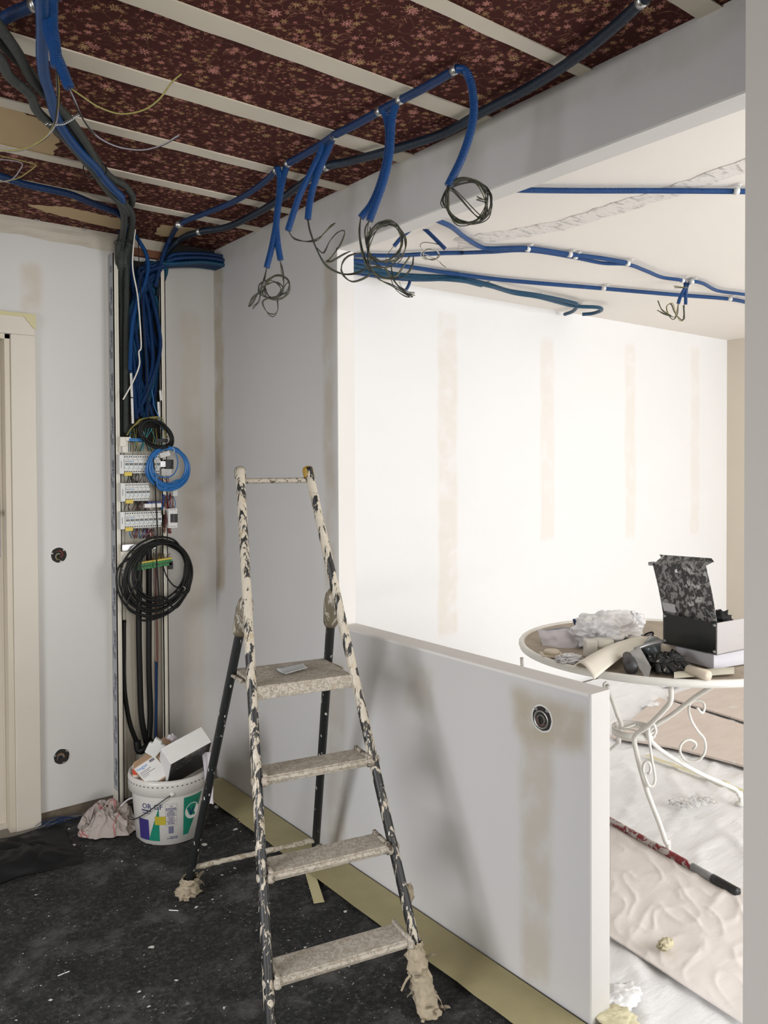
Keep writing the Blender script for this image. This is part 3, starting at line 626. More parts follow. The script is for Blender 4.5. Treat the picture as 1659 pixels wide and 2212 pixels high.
# striped tea towel heap
c = hit(240, 1800, 'z', 0)+V((.0, .03, 0))
k = NB('striped tea towel'); p_ = k.obj(); w_ = k.vmath('ADD', p_, k.scale(k.comb(k.noise(p_, 7, 2), k.noise(k.vmath('ADD', p_, (3, 3, 3)), 7, 2), 0), .3))
X = k.xyz(w_); s1 = k.math('SINE', k.math('MULTIPLY', k.math('ADD', X[0], k.math('MULTIPLY', X[1], .4)), 42)); s2 = k.math('SINE', k.math('MULTIPLY', k.math('ADD', X[0], k.math('MULTIPLY', X[1], .4)), 900))
m_ = k.math('MULTIPLY', k.step(s1, .965, .985), k.step(s2, -.4, .1)); cl = k.mix(k.noise(p_, 12, 3), (.30, .255, .23), (.44, .385, .35)); cl = k.mix(m_, cl, (.36, .04, .045)); k.bump(k.noise(p_, 90, 3), .001); m_tow = k.out(cl, .9)
tw = thing('tea_towel', 'crumpled off white tea towel with red stripes beside the bucket', 'towel', c)
b = MB()
def tow(u, v):
    a = 2*pi*u; r = v; x = cos(a)*r; y = sin(a)*r; q = V((x*2.2, y*2.2, 3)); dome = (1-r*r)**.6 if r < 1 else 0
    cr = abs(noise.noise(q*1.3)); cr2 = abs(noise.noise(q*2.9+V((5, 0, 0))))
    h = dome*(.085+.075*noise.noise(q*.9+V((2, 2, 0)))-.085*max(0, .35-cr*2)-.05*max(0, .4-cr2*2))+.012
    w2 = 1+.16*noise.noise(V((cos(a)*2, sin(a)*2, 9)))
    return c+CR*0+V((cos(YAW), -sin(YAW), 0))*x*.125*w2+V((sin(YAW), cos(YAW), 0))*y*.10*w2+V((0, 0, max(.010, h)))+V((noise.noise(q*2), noise.noise(q*2+V((0, 7, 0))), 0))*.018
b.grid(110, 55, tow); b.build('cloth', m_tow, tw, True)
b = MB(); b.tube([c+camv(.05, 0, .0)+V((0, 0, .10)), c+camv(.07, 0, .03)+V((0, 0, .115)), c+camv(.10, 0, .04)+V((0, 0, .12)), c+camv(.12, 0, .03)+V((0, 0, .10))], .004, 6, step=.01); b.build('hanging_loop', m_cloth, tw, True)
# socks of the towel corner
q = lambda u, v: c+V((cos(YAW), -sin(YAW), 0))*(.02+.09*u)+V((sin(YAW), cos(YAW), 0))*(-.10-.035*v)+V((0, 0, .012+.06*(1-v)*(.4+.5*abs(sin(u*6)))))

# ---------------------------------------------------------------- electrical column on the back wall
D = .07                                   # depth of the open cable column
xa, xa2 = xb(237), xb(237)+.006           # left side plate (print film on its outer face)
x_r = hit(361, 1036, 'y', B-D).x
xl0 = hit(249, 1036, 'y', B-D).x          # front corner of the left plate
xl0 = xa
zt = hit(240, 545, 'y', B-D).z
zr = hit(355, 560, 'y', B-D).z
pp0 = lambda py: hit(300, py, 'y', B-.008).z
co = thing('cable_column', 'tall open cream cable column holding the distribution rails in the room corner', 'cable duct', (xa+.12, B-.01, 0))
b = MB(); b.box((xa, B-D, .02), (xa+.004, B, zt)); b.box((xa, B-D, .02), (xa+.026, B-D+.004, zt)); b.box((xa+.012, B-D-.003, .02), (xa+.017, B-D, zt)); b.box((xa+.022, B-D, .02), (xa+.026, B-D+.014, zt)); b.build('left_profile', m_pvcc, co)
b = MB(); b.box((x_r-.004, B-D, .02), (x_r, B, zr)); b.box((x_r-.024, B-D, .02), (x_r, B-D+.004, zr)); b.box((x_r-.013, B-D-.003, .02), (x_r-.009, B-D, zr)); b.box((x_r-.024, B-D, .02), (x_r-.020, B-D+.014, zr)); b.build('right_profile', m_pvcc, co)
zm = pp0(955)
b = MB(); b.box((xa+.004, B-.008, .02), (x_r-.004, B-.001, zm))
for x in (xa+.06, xa+.10, xa+.15, xa+.19): b.box((x, B-.015, .02), (x+.003, B-.008, zm))
b.build('back_plate', m_pvcc, co)
MB().box((xa+.004, B-.008, zm), (x_r-.004, B-.001, zr-.01)).build('shade_backing', m_hole, co)  # dark sheet standing in for the deep shade of the upper recess
hc = [hit(x, y, 'y', B-.014) for x, y in ((352, 548), (385, 524), (482, 522), (482, 556), (462, 566), (440, 566), (366, 562))]
struct(MB().slab(hc, (0, .003, 0)).build('trim_21', m_hole))  # flat dark slab, the shade of the wall hole put into its colour
m_film = plain('grey protective film', (.33, .34, .36), .5, sc=30, var=.1)
fz0, fz1 = .08, zt-.0
b = MB(); b.box((xa-.0012, B-D+.006, fz0), (xa, B-.012, fz1)); fl = b.build('print_film', m_film, co, label='grey printed protective film')
b = MB(); z = fz0+.05; n = 0
while z < fz1-.12:
    for yy, sz, dz in ((B-.046, .030, 0), (B-.026, .022, -.05)):
        put_text(b, 'hager', V((xa-.0022, yy, z+dz+.08)), V((0, 0, -1)), V((0, -1, 0))*-1 if False else V((0, -1, 0)), sz)
    z += .185
fl['_w'] = co['_w']
o = b.build('lettering', m_lettering, co)
b = MB(); z = fz0+.02
while z < fz1-.05:
    for q_ in range(5): b.box((xa-.0019, B-.058+q_*.0055, z), (xa-.0012, B-.056+q_*.0055, z+.028))
    z += .0925
b.build('small_print', plain('mid grey print', (.16, .165, .18), .5), co)
XM = lambda px, z_=0, d=D: hit(px, 1036, 'y', B-d).x
def pz(py, d=D, px=300): return hit(px, py, 'y', B-d).z
def pp(px, py, d): return hit(px, py, 'y', B-d)
# breaker rows
m_holes = plain('terminal holes', (.03, .03, .03), .6); m_tog = plain('grey toggles', (.10, .11, .11), .4); m_strip = plain('light blue grey strip', (.50, .56, .56), .35)
def breaker_row(px0, px1, py0, py1, lab, n, steps, seed):
    d = .105; A = pp(px0, py1, d); C = pp(px1, py0, d); x0, x1, z0, z1 = A.x, C.x, A.z, C.z; h = z1-z0
    t = thing('breaker_row', lab, 'circuit breakers', ((x0+x1)/2, B-.05, z0)); yf = B-d
    MB().box((x0-.008, B-.045, z0+h*.38), (x1+.01, B-.04, z0+h*.62)).build('din_rail', m_steel, t)
    b = MB(); b.box((x0-.006, yf+.004, z0-.002), (x0+.014, B-.03, z1+.001)); b.build('end_cap', m_pvc, t, bev=.002)
    b = MB(); b.box((x0+.001, yf+.0032, z0+h*.30), (x0+.0028, yf+.004, z0+h*.68)); b.build('end_mark', m_dark, t)
    w_ = (x1-x0-.014)/n
    for i in range(n):
        a = x0+.014+w_*i; b = MB(); b.box((a+.0003, yf+.010, z0), (a+w_-.0003, B-.04, z1)); b.box((a+.0003, yf, z0+h*.27), (a+w_-.0003, yf+.012, z0+h*.74)); o = b.build('circuit_breaker', m_pvc, t, bev=.0012)
        b = MB(); b.box((a+w_*.2, yf-.006, z0+h*.44), (a+w_*.8, yf+.002, z0+h*.56)); b.build('toggle', m_tog, o, bev=.001)
        b = MB()
        for zz in (z0+h*.10, z0+h*.90):
            for u_ in (.28, .72): b.lathe((a+w_*u_, yf+.0098, zz), [(.0001, 0), (w_*.15, 0)], 10, (0, -1, 0), cap=False)
        b.build('terminal_hole', m_holes, o)
        b = MB(); b.box((a+w_*.06, yf-.0012, z0+h*.29), (a+w_*.94, yf, z0+h*.38)); b.build('label_strip', m_strip, o)
        if i in (0, 1):
            b = MB(); b.box((a+w_*.1, yf-.001, z0+h*.63), (a+w_*.8, yf, z0+h*.67)); b.build('test_mark', m_bplug if i else m_tog, o)
    b = MB(); b.box((x0+.016, yf+.004, z0-.010), (x0+.048, yf+.011, z0+.006)); b.lathe((x0+.030, yf+.003, z0-.002), [(.0001, 0), (.0022, 0)], 8, (0, -1, 0), cap=False); b.build('warning_label', m_yel, t)
    return t
breaker_row(262, 347, 983, 1023, 'topmost row of grey circuit breakers partly behind the blue wire coil', 8, 0, 1)
breaker_row(265, 324, 1043, 1083, 'shorter middle row of grey circuit breakers below the blue coil', 6, 0, 2)
breaker_row(264, 350, 1103, 1143, 'lowest row of grey circuit breakers above the black cable coil', 8, 0, 3)
# mounting brackets for terminals
def bracket(px0, px1, py0, py1, lab):
    A = pp(px0, py1, .085); C = pp(px1, py0, .085); t = thing('terminal_holder', lab, 'bracket', (A.x, B-.05, A.z)); h = C.z-A.z; w_ = C.x-A.x
    b = MB(); b.box((A.x, B-.085, A.z), (C.x, B-.03, C.z)); b.box((A.x, B-.095, A.z+h*.4), (A.x+w_*.7, B-.085, C.z)); b.box((A.x+w_*.6, B-.098, A.z+h*.75), (C.x+.008, B-.08, C.z)); b.build('bracket_body', m_pvcc, t, bev=.002)
    b = MB()
    for zz in (.12, .30): b.lathe((A.x+.008, B-.0855, A.z+h*zz), [(.0001, .001), (.004, .001), (.0055, 0)], 12, (0, -1, 0), cap=False)
    b.build('screw', m_steeld, t, True); return t
bracket(258, 277, 944, 978, 'cream plastic terminal holder above the top breaker row')
bracket(260, 277, 1190, 1238, 'cream plastic terminal holder left of the green earth terminal strip')
def strip(px0, px1, py0, py1, n, m_, lab, name, tilt=0, m2=None):
    A = pp(px0, py1, .10); C = pp(px1, py0, .10); t = thing(name, lab, 'terminal strip', ((A.x+C.x)/2, B-.08, A.z)); h = C.z-A.z; w_ = (C.x-A.x)/n
    b = MB(); 
    for i in range(n):
        dz = tilt*i/n; b.box((A.x+w_*i+.0003, B-.10, A.z+dz), (A.x+w_*(i+1)-.0003, B-.075, C.z+dz))
    b.build('strip_body', m_, t, bev=.001)
    b = MB(); 
    for i in range(n): b.lathe((A.x+w_*(i+.5), B-.1005, A.z+h*.5+tilt*i/n), [(.0001, 0), (w_*.28, 0)], 10, (0, -1, 0), cap=False)
    b.build('terminal_hole', m_holes, t)
    if m2:
        b = MB(); b.obox((A.x, B-.101, C.z), (C.x-A.x, 0, tilt), (0, .02, 0), (0, 0, .007)); b.build('yellow_edge', m2, t)
    return t
strip(279, 308, 947, 953, 7, m_bplug, 'bright blue neutral terminal strip at the top of the rails', 'neutral_terminal_strip')
strip(292, 372, 1213, 1233, 12, m_green, 'green and yellow earth terminal strip behind the black coil', 'earth_terminal_strip', .012, m_yel)
strip(337, 363, 948, 955, 7, m_dark, 'black terminal strip inside the loop of the upper black coil', 'terminal_strip')
MB().box((pp(366, 1230, .1).x, B-.10, pp(366, 1230, .1).z), (pp(374, 1230, .1).x, B-.08, pp(366, 1213, .1).z)).build('end_stop', m_dark, None, loc=pp(370, 1230, .1))
tag(bpy.data.objects['end_stop'], 'small black end stop at the right of the green earth terminals', 'end stop')
# steel rail with bright end
A = pp(264, 1190, .10); C = pp(322, 1173, .10); t = thing('steel_rail', 'bare zinc steel mounting rail end above the black cable coil', 'rail', A)
b = MB(); b.box((A.x, B-.10, A.z), (C.x+.03, B-.096, C.z)); b.box((A.x, B-.104, C.z-.004), (C.x+.03, B-.10, C.z)); b.box((A.x, B-.104, A.z), (C.x+.03, B-.10, A.z+.004)); b.build('rail', m_steel, t, bev=.0008)
b = MB(); b.lathe((A.x+.037, B-.1015, (A.z+C.z)/2), [(.0001, .003), (.004, .003), (.0055, 0)], 12, (0, -1, 0), cap=False); b.build('bolt', m_steeld, t, True)
# socket module at the right, button module
def cbx(px0, px1, py0, py1, d0, d1, m_, name, par): A = pp(px0, py1, d0); C = pp(px1, py0, d0); return MB().box((A.x, B-d0, A.z), (C.x, B-d1, C.z)).build(name, m_, par, bev=.001)
A = pp(372, 1143, .10); t = thing('relay_module', 'white module with two black squares at the right of the lowest breaker row', 'module', A)
cbx(364, 383, 1098, 1141, .10, .05, m_white, 'module_body', t); cbx(368.5, 375.5, 1110, 1129, .103, .10, m_dark, 'black_window', t); cbx(376.5, 384, 1110, 1129, .103, .10, m_dark, 'black_window', t)
b = MB()
for yy in (1101.5, 1137):
    for k in range(6): p = pp(366+k*2.6, yy, .1005); b.lathe(p, [(.0001, 0), (.0016, 0)], 8, (0, -1, 0), cap=False)
b.build('terminal_hole', m_holes, t)
A = pp(362, 1012, .10); t = thing('switch_clamp', 'black and steel clamp with warning tag beside the top breaker row', 'clamp', A)
cbx(347, 358, 996, 1009, .095, .06, m_steel, 'steel_plate', t); cbx(359, 375, 993, 1013, .10, .055, m_dark, 'clamp_body', t)
A = pp(345, 980, .09); e1 = V((.92, -.2, .30)).normalized(); e2 = V((-.25, 0, .95)).normalized()
b = MB(); b.obox(pp(347, 990, .09), e1*.045, e2*.022, (0, .001, 0)); tg = b.build('warning_tag', m_white, t)
b = MB(); b.obox(pp(360.5, 985.5, .0915), e1*.014, e2*.022, (0, .001, 0)); b.build('red_corner', plain('tag red', (.30, .03, .03), .5), tg)
cbx(313, 349, 1087, 1097, .10, .05, m_white, 'power_supply_side', thing('supply_module', 'flat white module with blue top between the lower two breaker rows', 'module', pp(330, 1097, .1)))
p_ = bpy.data.objects['supply_module']; cbx(321, 349, 1083, 1088, .098, .05, plain('navy plastic', (.015, .03, .16), .4), 'blue_top', p_)
cbx(349, 371, 1012, 1028, .09, .04, m_pvc, 'cover_body', thing('cover_plate', 'plain cream cover plate inside the blue wire coil', 'cover', pp(350, 1028, .09)))
cbx(374, 384, 1058, 1072, .09, .05, m_pvc, 'clip_body', thing('rail_clip', 'small grey plastic clip right of the middle breaker row', 'clip', pp(379, 1072, .09)))
# loose wires of the rails: short loops between rows
def loops(name, lab, px0, px1, py0, py1, n, mats, seed, d=.07, sway=8, cat='wires', r=.0016):
    rnd = random.Random(seed); t = thing(name, lab, cat, pp((px0+px1)/2, py1, d))
    for m_, nm in mats:
        b = MB()
        for i in range(n):
            x = rnd.uniform(px0, px1); x2 = x+rnd.uniform(-sway, sway); dd = d+rnd.uniform(-.012, .014)
            b.tube([pp(x, py0, dd-.02), pp((x+x2)/2+rnd.uniform(-5, 5), (py0+py1)/2, dd+.012), pp(x2, py1, dd-.01)], r, 5, step=.006)
        b.build(nm, m_, t, True)
loops('rail_wires', 'short dark wires between the top and middle breaker rows', 278, 318, 1022, 1042, 9, ((m_wblk, 'black_wire'), (m_wgrey, 'violet_wire')), 1)
loops('rail_wires', 'violet and black wires between the middle and lowest breaker rows', 275, 318, 1083, 1102, 8, ((m_wblk, 'black_wire'), (m_wgrey, 'violet_wire'), (m_wbrown, 'brown_wire')), 2)
loops('rail_wires', 'red and violet wires hanging under the lowest breaker row', 282, 335, 1142, 1163, 9, ((m_wred, 'red_wire'), (m_wbrown, 'brown_wire'), (m_wgrey, 'violet_wire'), (m_wblue, 'blue_wire')), 3)
loops('rail_wires', 'red brown and orange wires bunched right of the middle breaker row', 352, 372, 1065, 1100, 9, ((m_wred, 'red_wire'), (m_wbrown, 'brown_wire'), (m_wblue, 'blue_wire')), 4)
loops('rail_wires', 'red and black wires right of the lowest breaker row', 354, 366, 1095, 1152, 6, ((m_wred, 'red_wire'), (m_wbrown, 'brown_wire'), (m_wblk, 'black_wire')), 5)
loops('rail_wires', 'yellow and turquoise wires around the blue terminal strip', 282, 350, 925, 975, 8, ((m_wyg, 'yellow_wire'), (m_wcyan, 'turquoise_wire'), (m_wblk, 'black_wire')), 6, sway=22)
loops('rail_wires', 'brown and yellow wires entering the green earth terminals', 325, 368, 1195, 1214, 7, ((m_wbrown, 'brown_wire'), (m_wyg, 'yellow_wire')), 7)
loops('rail_wires', 'thin red wires looping beside the blue coil bottom', 345, 375, 1030, 1046, 5, ((m_wred, 'red_wire'),), 8, d=.1, sway=12)
b = MB()
for i in range(7): b.tube([pp(276-i*.5, 940, .09), pp(283+i*2, 925-i*2.0, .10), pp(306, 912-i*1.2, .105), pp(330+i*3, 908-i, .10), pp(352+i, 925+i*2, .09), pp(358+i, 945, .08)], .0016, 5, step=.008)
tag(b.build('earth_wires', m_wyg, None, True, loc=pp(310, 915, .1)), 'arch of green yellow earth wires above the terminal strips', 'wires')
# coils
def coil_pts(c, rx, ry, ex, ey, nrm, turns, seed, jit=.12, dep=.012, ph=0, squash=0, off=(0, 0), var=0):
    rnd = random.Random(seed); out = []; N = int(turns*12)
    for i in range(N+1):
        a = ph+2*pi*i/12; k_ = i//12; w1 = 1+jit*noise.noise(V((i*.18, seed*3.3, 0)))*1.6+jit*.5*noise.noise(V((i*.5, seed, 4)))
        tt = ((i/12*.618) % 1); w1 *= 1-var*tt
        out.append(c+RX*off[0]*tt+RZ*off[1]*tt+ex*cos(a)*rx*w1+ey*sin(a)*ry*w1*(1-squash*sin(a))+nrm*(dep*noise.noise(V((i*.13, 9, seed)))+dep*.4*sin(i*.7)))
    return out
RX, RZ, RN = V((1, 0, 0)), V((0, 0, 1)), V((0, -1, 0))
k1 = 3.45/FPX
def coil(name, lab, px, py, rxp, ryp, d, turns, r, m_, seed, cat='cable coil', jit=.12, tail=None, tilt=0, strands=1, off=(0, 0), var=0):
    c = pp(px, py, d); ex = (RX*cos(tilt)+RZ*sin(tilt)); ey = (RZ*cos(tilt)-RX*sin(tilt)); t = thing(name, lab, cat, c); kk = depth(c)/FPX
    b = MB(); pts = coil_pts(c, rxp*kk*1.1, ryp*kk, ex, ey, RN, turns, seed, jit, off=off, var=var)
    b.tube(pts, r, 8, step=.012); b.build('cable', m_, t, True)
    return t, c
t, c = coil('wire_coil', 'thick bright blue wire coil hung over the top breaker row', 363, 1013, 44, 48, .125, 11, .0040, m_wblue, 3, jit=.08, off=(.006, .010), var=.24)
b = MB(); b.tube([pp(372, 966, .13), pp(377, 972, .14), pp(374, 978, .13)], .0012, 5, step=.004); b.build('tie', m_wwhite, t)
b = MB(); b.tube([pp(377, 968, .13), pp(384, 1000, .14), pp(375, 1025, .145), pp(352, 1031, .14), pp(322, 1018, .13)], .0026, 8, step=.01); b.build('cable_tail', m_wblue, t, True)
t, c = coil('cable_coil', 'small black cable coil above the blue wire coil', 338, 938, 37, 27, .125, 5, .0050, m_blackc, 5, jit=.10, tilt=-.55, var=.15)
t, c = coil('cable_coil', 'large black cable coil hanging over the green earth terminals', 337, 1252, 74, 88, .125, 14, .0046, m_blackc, 9, jit=.07, tilt=-.45, off=(.030, .034), var=.34)
b = MB(); b.tube([pp(394, 1266, .13), pp(400, 1270, .145), pp(398, 1276, .13)], .0012, 5, step=.004); b.build('tie', m_wwhite, t)
b = MB(); b.tube([pp(352, 1222, .12), pp(360, 1245, .13), pp(375, 1265, .135), pp(390, 1270, .135)], .0032, 8, step=.01); b.build('cable_tail', m_blackc, t, True)
def cable(name, lab, pts, r, m_, cat='cable', n=8, group=None, step=None, cor=0):
    b = MB(); b.tube(pts, r, n, step=step, cor=cor); o = b.build(name, m_, None, not cor, loc=pts[-1]); return tag(o, lab, cat, group)
cable('power_cable', 'thin black cable running down in front of the breaker rows', [pp(345, 1320, .12)]+[pp(x, y, .128) for x, y in ((338, 1200), (340, 1165), (339, 1120), (336, 1070), (334, 1020), (330, 985))], .0034, m_blackc)
# lower duct cables
for i, (pt, r, lab, m_) in enumerate((
    ([(268, 1340), (267, 1400), (268, 1480), (280, 1560), (300, 1615)], .010, 'black cable running down along the left profile of the column', m_blackc),
    ([(303, 1180), (300, 1340), (302, 1450), (306, 1550), (318, 1610)], .013, 'thick black hose in the middle of the lower cable column', m_blackc),
    ([(322, 1180), (322, 1340), (322, 1450), (325, 1540), (322, 1600)], .013, 'thick black hose on the right in the lower cable column', m_blackc),
    ([(336, 1225), (337, 1290), (340, 1400), (338, 1500), (339, 1600)], .005, 'slim brown and blue cable on the right inside the lower column', m_wbrown),
    ([(338, 1430), (338, 1500), (337, 1560), (335, 1610)], .0062, 'blue sleeve around the slim cable near the column foot', m_blue))):
    cable('power_cable' if r < .012 else 'cable_hose', lab, [pp(x, y, .045+.004*i) for x, y in pt], r, m_)
b = MB(); b.tube([pp(296, 1600, .06), pp(300, 1622, .07), pp(312, 1618, .08), pp(330, 1600, .07)], .016, 12, step=.01); tag(b.build('cable_hose', m_blackc, None, True, loc=pp(300, 1622, .07)), 'black hose end curled up just above the paint bucket', 'hose')
# marker tags
for px, p0, p1, lab in ((283, 806, 858, 'upper left white sleeve with handwritten circuit name in the column'), (285, 860, 915, 'lower left white sleeve with handwritten circuit name in the column'), (346, 843, 865, 'upper right white sleeve with handwritten circuit name in the column'), (342, 868, 912, 'lower right white sleeve with handwritten circuit name in the column')):
    t = thing('marker_sleeve', lab, 'label', pp(px, p1, .09)); b = MB(); b.tube([pp(px, p0, .092), pp(px+1, (p0+p1)/2, .092), pp(px+2, p1, .092)], .0055, 10, step=.01); b.build('sleeve', m_white, t, True)
    b = MB(); rnd = random.Random(px); n = int((p1-p0)/4)
    for k in range(2, n): q = pp(px+1, p0+k*4, .0985); b.cbox(q, (.004*rnd.uniform(.4, 1), 0, .001), (0, .0005, 0), (0.0005, 0, .0028*rnd.uniform(.3, 1)))
    b.build('handwriting', m_lettering, t)
# conduits inside the upper column
ins = []
rnd_ = random.Random(11)
for i in range(17):   # fan out at the top, cross over and gather above the breakers
    x0 = 296+i*3.1; x1 = rnd_.uniform(278, 344); x2 = x1+rnd_.uniform(-18, 18); x2 = min(345, max(280, x2)); x3 = rnd_.uniform(294, 345); d_ = .018+((i*11) % 17)*.0030
    ins.append(([(x0, 575+rnd_.random()*40), (x1, 660+rnd_.random()*40), (x2, 740+rnd_.random()*50), ((x2+x3)/2, 825+rnd_.random()*20), (x3, 880+rnd_.random()*38)], d_))
for i, (pt, d) in enumerate(ins):
    up = [(pt[0][0]+22, pt[0][1]-22), (pt[0][0]+60+i*2, 545-i*3)]
    P = [V((W+.03, B-.03-.016*(i % 6), 2.412+.021*(i//6))), V((W-.10, B-.03-.016*(i % 6), 2.410+.021*(i//6))), V((W-.24, B-.04-.012*(i % 6), 2.385+.020*(i//6)))]+[pp(pt[0][0]+14, pt[0][1]-8, d)]+[pp(x, y, d) for x, y in pt]
    b = MB(); b.tube(P, .0095, 10, step=.012); o = b.build('conduit', m_blue if i % 5 else m_teal, None, True, loc=P[-1])
    tag(o, 'dark blue conduit among those crowding from the wall hole down the upper column', 'conduit', 'blue conduits in the upper column')
def B2(lst, d): return [pp(x, y, d) for x, y in lst]
cable('conduit', 'bright blue conduit bowing out at the front of the upper column', [hit(250, 497, 'y', B-.03)]+B2([(287, 506), (303, 525), (316, 550), (320, 580), (312, 615), (300, 640), (288, 690), (283, 740), (281, 800)], .10), .0085, m_bluef, 'conduit', 10, step=.01)
cable('white_cable', 'loose white cable dangling in front of the blue conduits', B2([(293, 490), (288, 536), (287, 581), (298, 645), (305, 744), (300, 760), (301, 789), (287, 825), (266, 863)], .12), .0032, m_wwhite, 'cable')
cable('power_cable', 'thin black wire hanging down from the ceiling into the column', B2([(298, 480), (300, 560), (305, 640), (312, 740), (318, 820), (322, 910)], .115), .002, m_blackc)
cable('blue_wire', 'single light blue wire leading to the upper black coil', B2([(328, 840), (334, 880), (345, 905), (352, 930)], .10), .002, m_wblue, 'wire')
b = MB(); b.box((pp(274, 550, .0).x, B-.03, pp(300, 556, 0).z), (pp(350, 550, 0).x, B-.005, pp(300, 540, 0).z)); tag(b.build('wooden_lath', plain('red brown lath', (.17, .065, .035), .8), None, loc=pp(300, 550, .02)), 'red brown wooden lath across the top of the cable column', 'lath')
# ---------------------------------------------------------------- ceiling conduits, main room
def hz(lst, z=H-.022): return [hit(x, y, 'z', z) for x, y in lst]
def hang(lst, t): return [at(x, y, t) for x, y in lst]
def clip(p, d, lab, grp='pipe clips', r=.0125, m_=None, chain=False):
    d = V(d).normalized(); t = thing('pipe_clip', lab, 'clip', p, grp); m_ = m_ or m_steel
    b = MB(); b.tube([p-d*.008, p+d*.008], r, 14, raw=True); b.build('band', m_, t, True)
    s_ = d.cross(V((0, 0, 1))).normalized(); b = MB(); b.box((-.001, -.001, -.001), (.001, .001, .001)); b = MB(); b.obox(V((p.x, p.y, min(H-.0012, p.z+r)))-d*.007+s_*.002, s_*.034, d*.014, (0, 0, -.0025)); b.lathe(V((p.x, p.y, p.z+r-.003))+s_*.026, [(.0045, 0), (.003, -.003), (.0005, -.003)], 10, (0, 0, 1)); b.build('fixing_tab', m_, t); return t
def mid(lst, i, z=H-.022): return hit(*lst[i], 'z', z)
main = [(982, 151), (865, 216), (818, 241), (720, 293), (697, 312), (622, 352), (596, 367)]
segs = [([(990, 147), (925, 185), (862, 218)], 'blue ceiling conduit piece nearest the big single drop'), ([(862, 218), (818, 241), (770, 268), (720, 293)], 'blue ceiling conduit piece between the third and fourth batten'), ([(722, 292), (697, 310), (660, 332), (620, 354)], 'blue ceiling conduit piece short of the leftmost drop pair')]
for a, lab in segs: cable('conduit', lab, hz(a), .0115, m_blue, 'conduit', 12)
cable('conduit', 'blue ceiling conduit curving from the leftmost drop pair towards the column', hz([(600, 363), (580, 385), (545, 412), (500, 438), (440, 462), (390, 484)])+[hit(368, 515, 'y', B-.10), hit(350, 560, 'y', B-.07), hit(335, 620, 'y', B-.07)], .0105, m_blue, 'conduit', 12)
cable('conduit', 'long dark slate conduit running along the partition under the papered ceiling', [hit(1410, -20, 'z', H-.03)]+hz([(1387, 2), (1330, 55), (1250, 120), (1150, 185), (1040, 243), (985, 275), (934, 297), (843, 325), (753, 349), (705, 360), (652, 397), (590, 440), (500, 487), (430, 501)], H-.03)+[hit(385, 520, 'y', B-.1), hit(352, 562, 'y', B-.05), hit(340, 640, 'y', B-.05)], .0135, m_dteal, 'conduit', 12)
for (x, y), (dx, dy), lab in (((982, 151), (-10, 5), 'steel pipe clip at the top of the single right drop'), ((864, 216), (-10, 6), 'steel pipe clip right of the long paired drop'), ((820, 240), (-10, 6), 'steel pipe clip left of the long paired drop'), ((722, 293), (-10, 6), 'steel pipe clip at the batten left of the long paired drop'), ((697, 311), (-8, 6), 'steel pipe clip over the splayed drop pair'), ((622, 353), (-10, 6), 'steel pipe clip right of the leftmost drop pair'), ((597, 367), (-8, 7), 'steel pipe clip left of the leftmost drop pair')):
    p = hit(x, y, 'z', H-.022); clip(p, hit(x+dx, y+dy, 'z', H-.022)-p, lab)
for (x, y), (dx, dy), lab in (((705, 359), (-10, 8), 'steel pipe clip on the dark slate conduit behind the splayed drops'), ((1387, 2), (-10, 8), 'steel pipe clip at the upper end of the dark slate conduit'), ((430, 500), (-10, 3), 'pipe clip on the dark slate conduit close to the column'), ((386, 485), (-8, 4), 'pipe clip where the blue ceiling conduit turns to the column')):
    p = hit(x, y, 'z', H-.03); clip(p, hit(x+dx, y+dy, 'z', H-.03)-p, lab, r=.0150)
def wires(par, lists, t, rad=.00135, mats=(m_wblk, m_wolive, m_wyg), names=('black_wire', 'olive_wire', 'yellow_wire'), spread=.004, seed=0):
    """the same run of wires repeated as a loose strand"""
    for k, (m_, nm) in enumerate(zip(mats, names)):
        for li, l in enumerate(lists):
            b = MB()
            pts = [at(x, y, t)+CR*spread*1.3*noise.noise(V((i*.5, k*4+seed, li)))+CU*spread*1.3*noise.noise(V((i*.5, k*4+seed, li+9)))+CF*(spread*3*noise.noise(V((i*.3, k, li+5+seed)))) for i, (x, y) in enumerate(l)]
            b.tube(pts, rad, 5, step=.008); b.build(nm, m_, par, True)
def ring(cx, cy, rx, ry, turns, ph=0, jit=.12, seed=0, tilt=0, n=10, grow=0):
    out = []
    for i in range(int(turns*n)+1):
        a = ph+2*pi*i/n; w_ = 1+jit*1.5*noise.noise(V((i*.23, seed*2.7, 1)))+grow*i/n; x = cos(a)*rx*w_; y = sin(a)*ry*w_
        out.append((cx+x*cos(tilt)-y*sin(tilt)+rx*jit*noise.noise(V((i*.1, seed, 7))), cy+x*sin(tilt)+y*cos(tilt)+ry*jit*noise.noise(V((i*.1, seed, 3)))))
    return out
def drop(lab, pts, t, wl, seed=0, name='conduit_drop', r=.0110, mats=None, names=None, rad=.0014, spread=.004):
    P = hang(pts, t); th_ = thing(name, lab, 'conduit', P[-1]); b = MB(); b.tube(P, r, 12, cor=.0050); b.build('conduit', m_bluec, th_, False)
    if wl: wires(th_, wl, t, rad, mats or (m_wblk, m_wolive, m_wblk2), names or ('black_wire', 'olive_wire', 'grey_wire'), spread, seed)
    return th_
T1 = tz(990, 147, H-.022)
drop('single blue conduit drop on the right ending in a large round wire coil', [(985, 149), (1003, 152), (1016, 175), (1023, 215), (1022, 255), (1012, 300), (996, 345), (978, 382), (968, 402)], T1,
     [[(968, 400), (962, 420), (962, 450)]+ring(1010, 436, 51, 50, 3.0, pi, .12, 1), ring(1008, 438, 44, 50, 1.2, 2.6, .1, 6)+[(1040, 470), (1052, 440), (1030, 430)]], 3, spread=.009)
T2 = tz(835, 235, H-.022); T2b = tz(855, 222, H-.022)
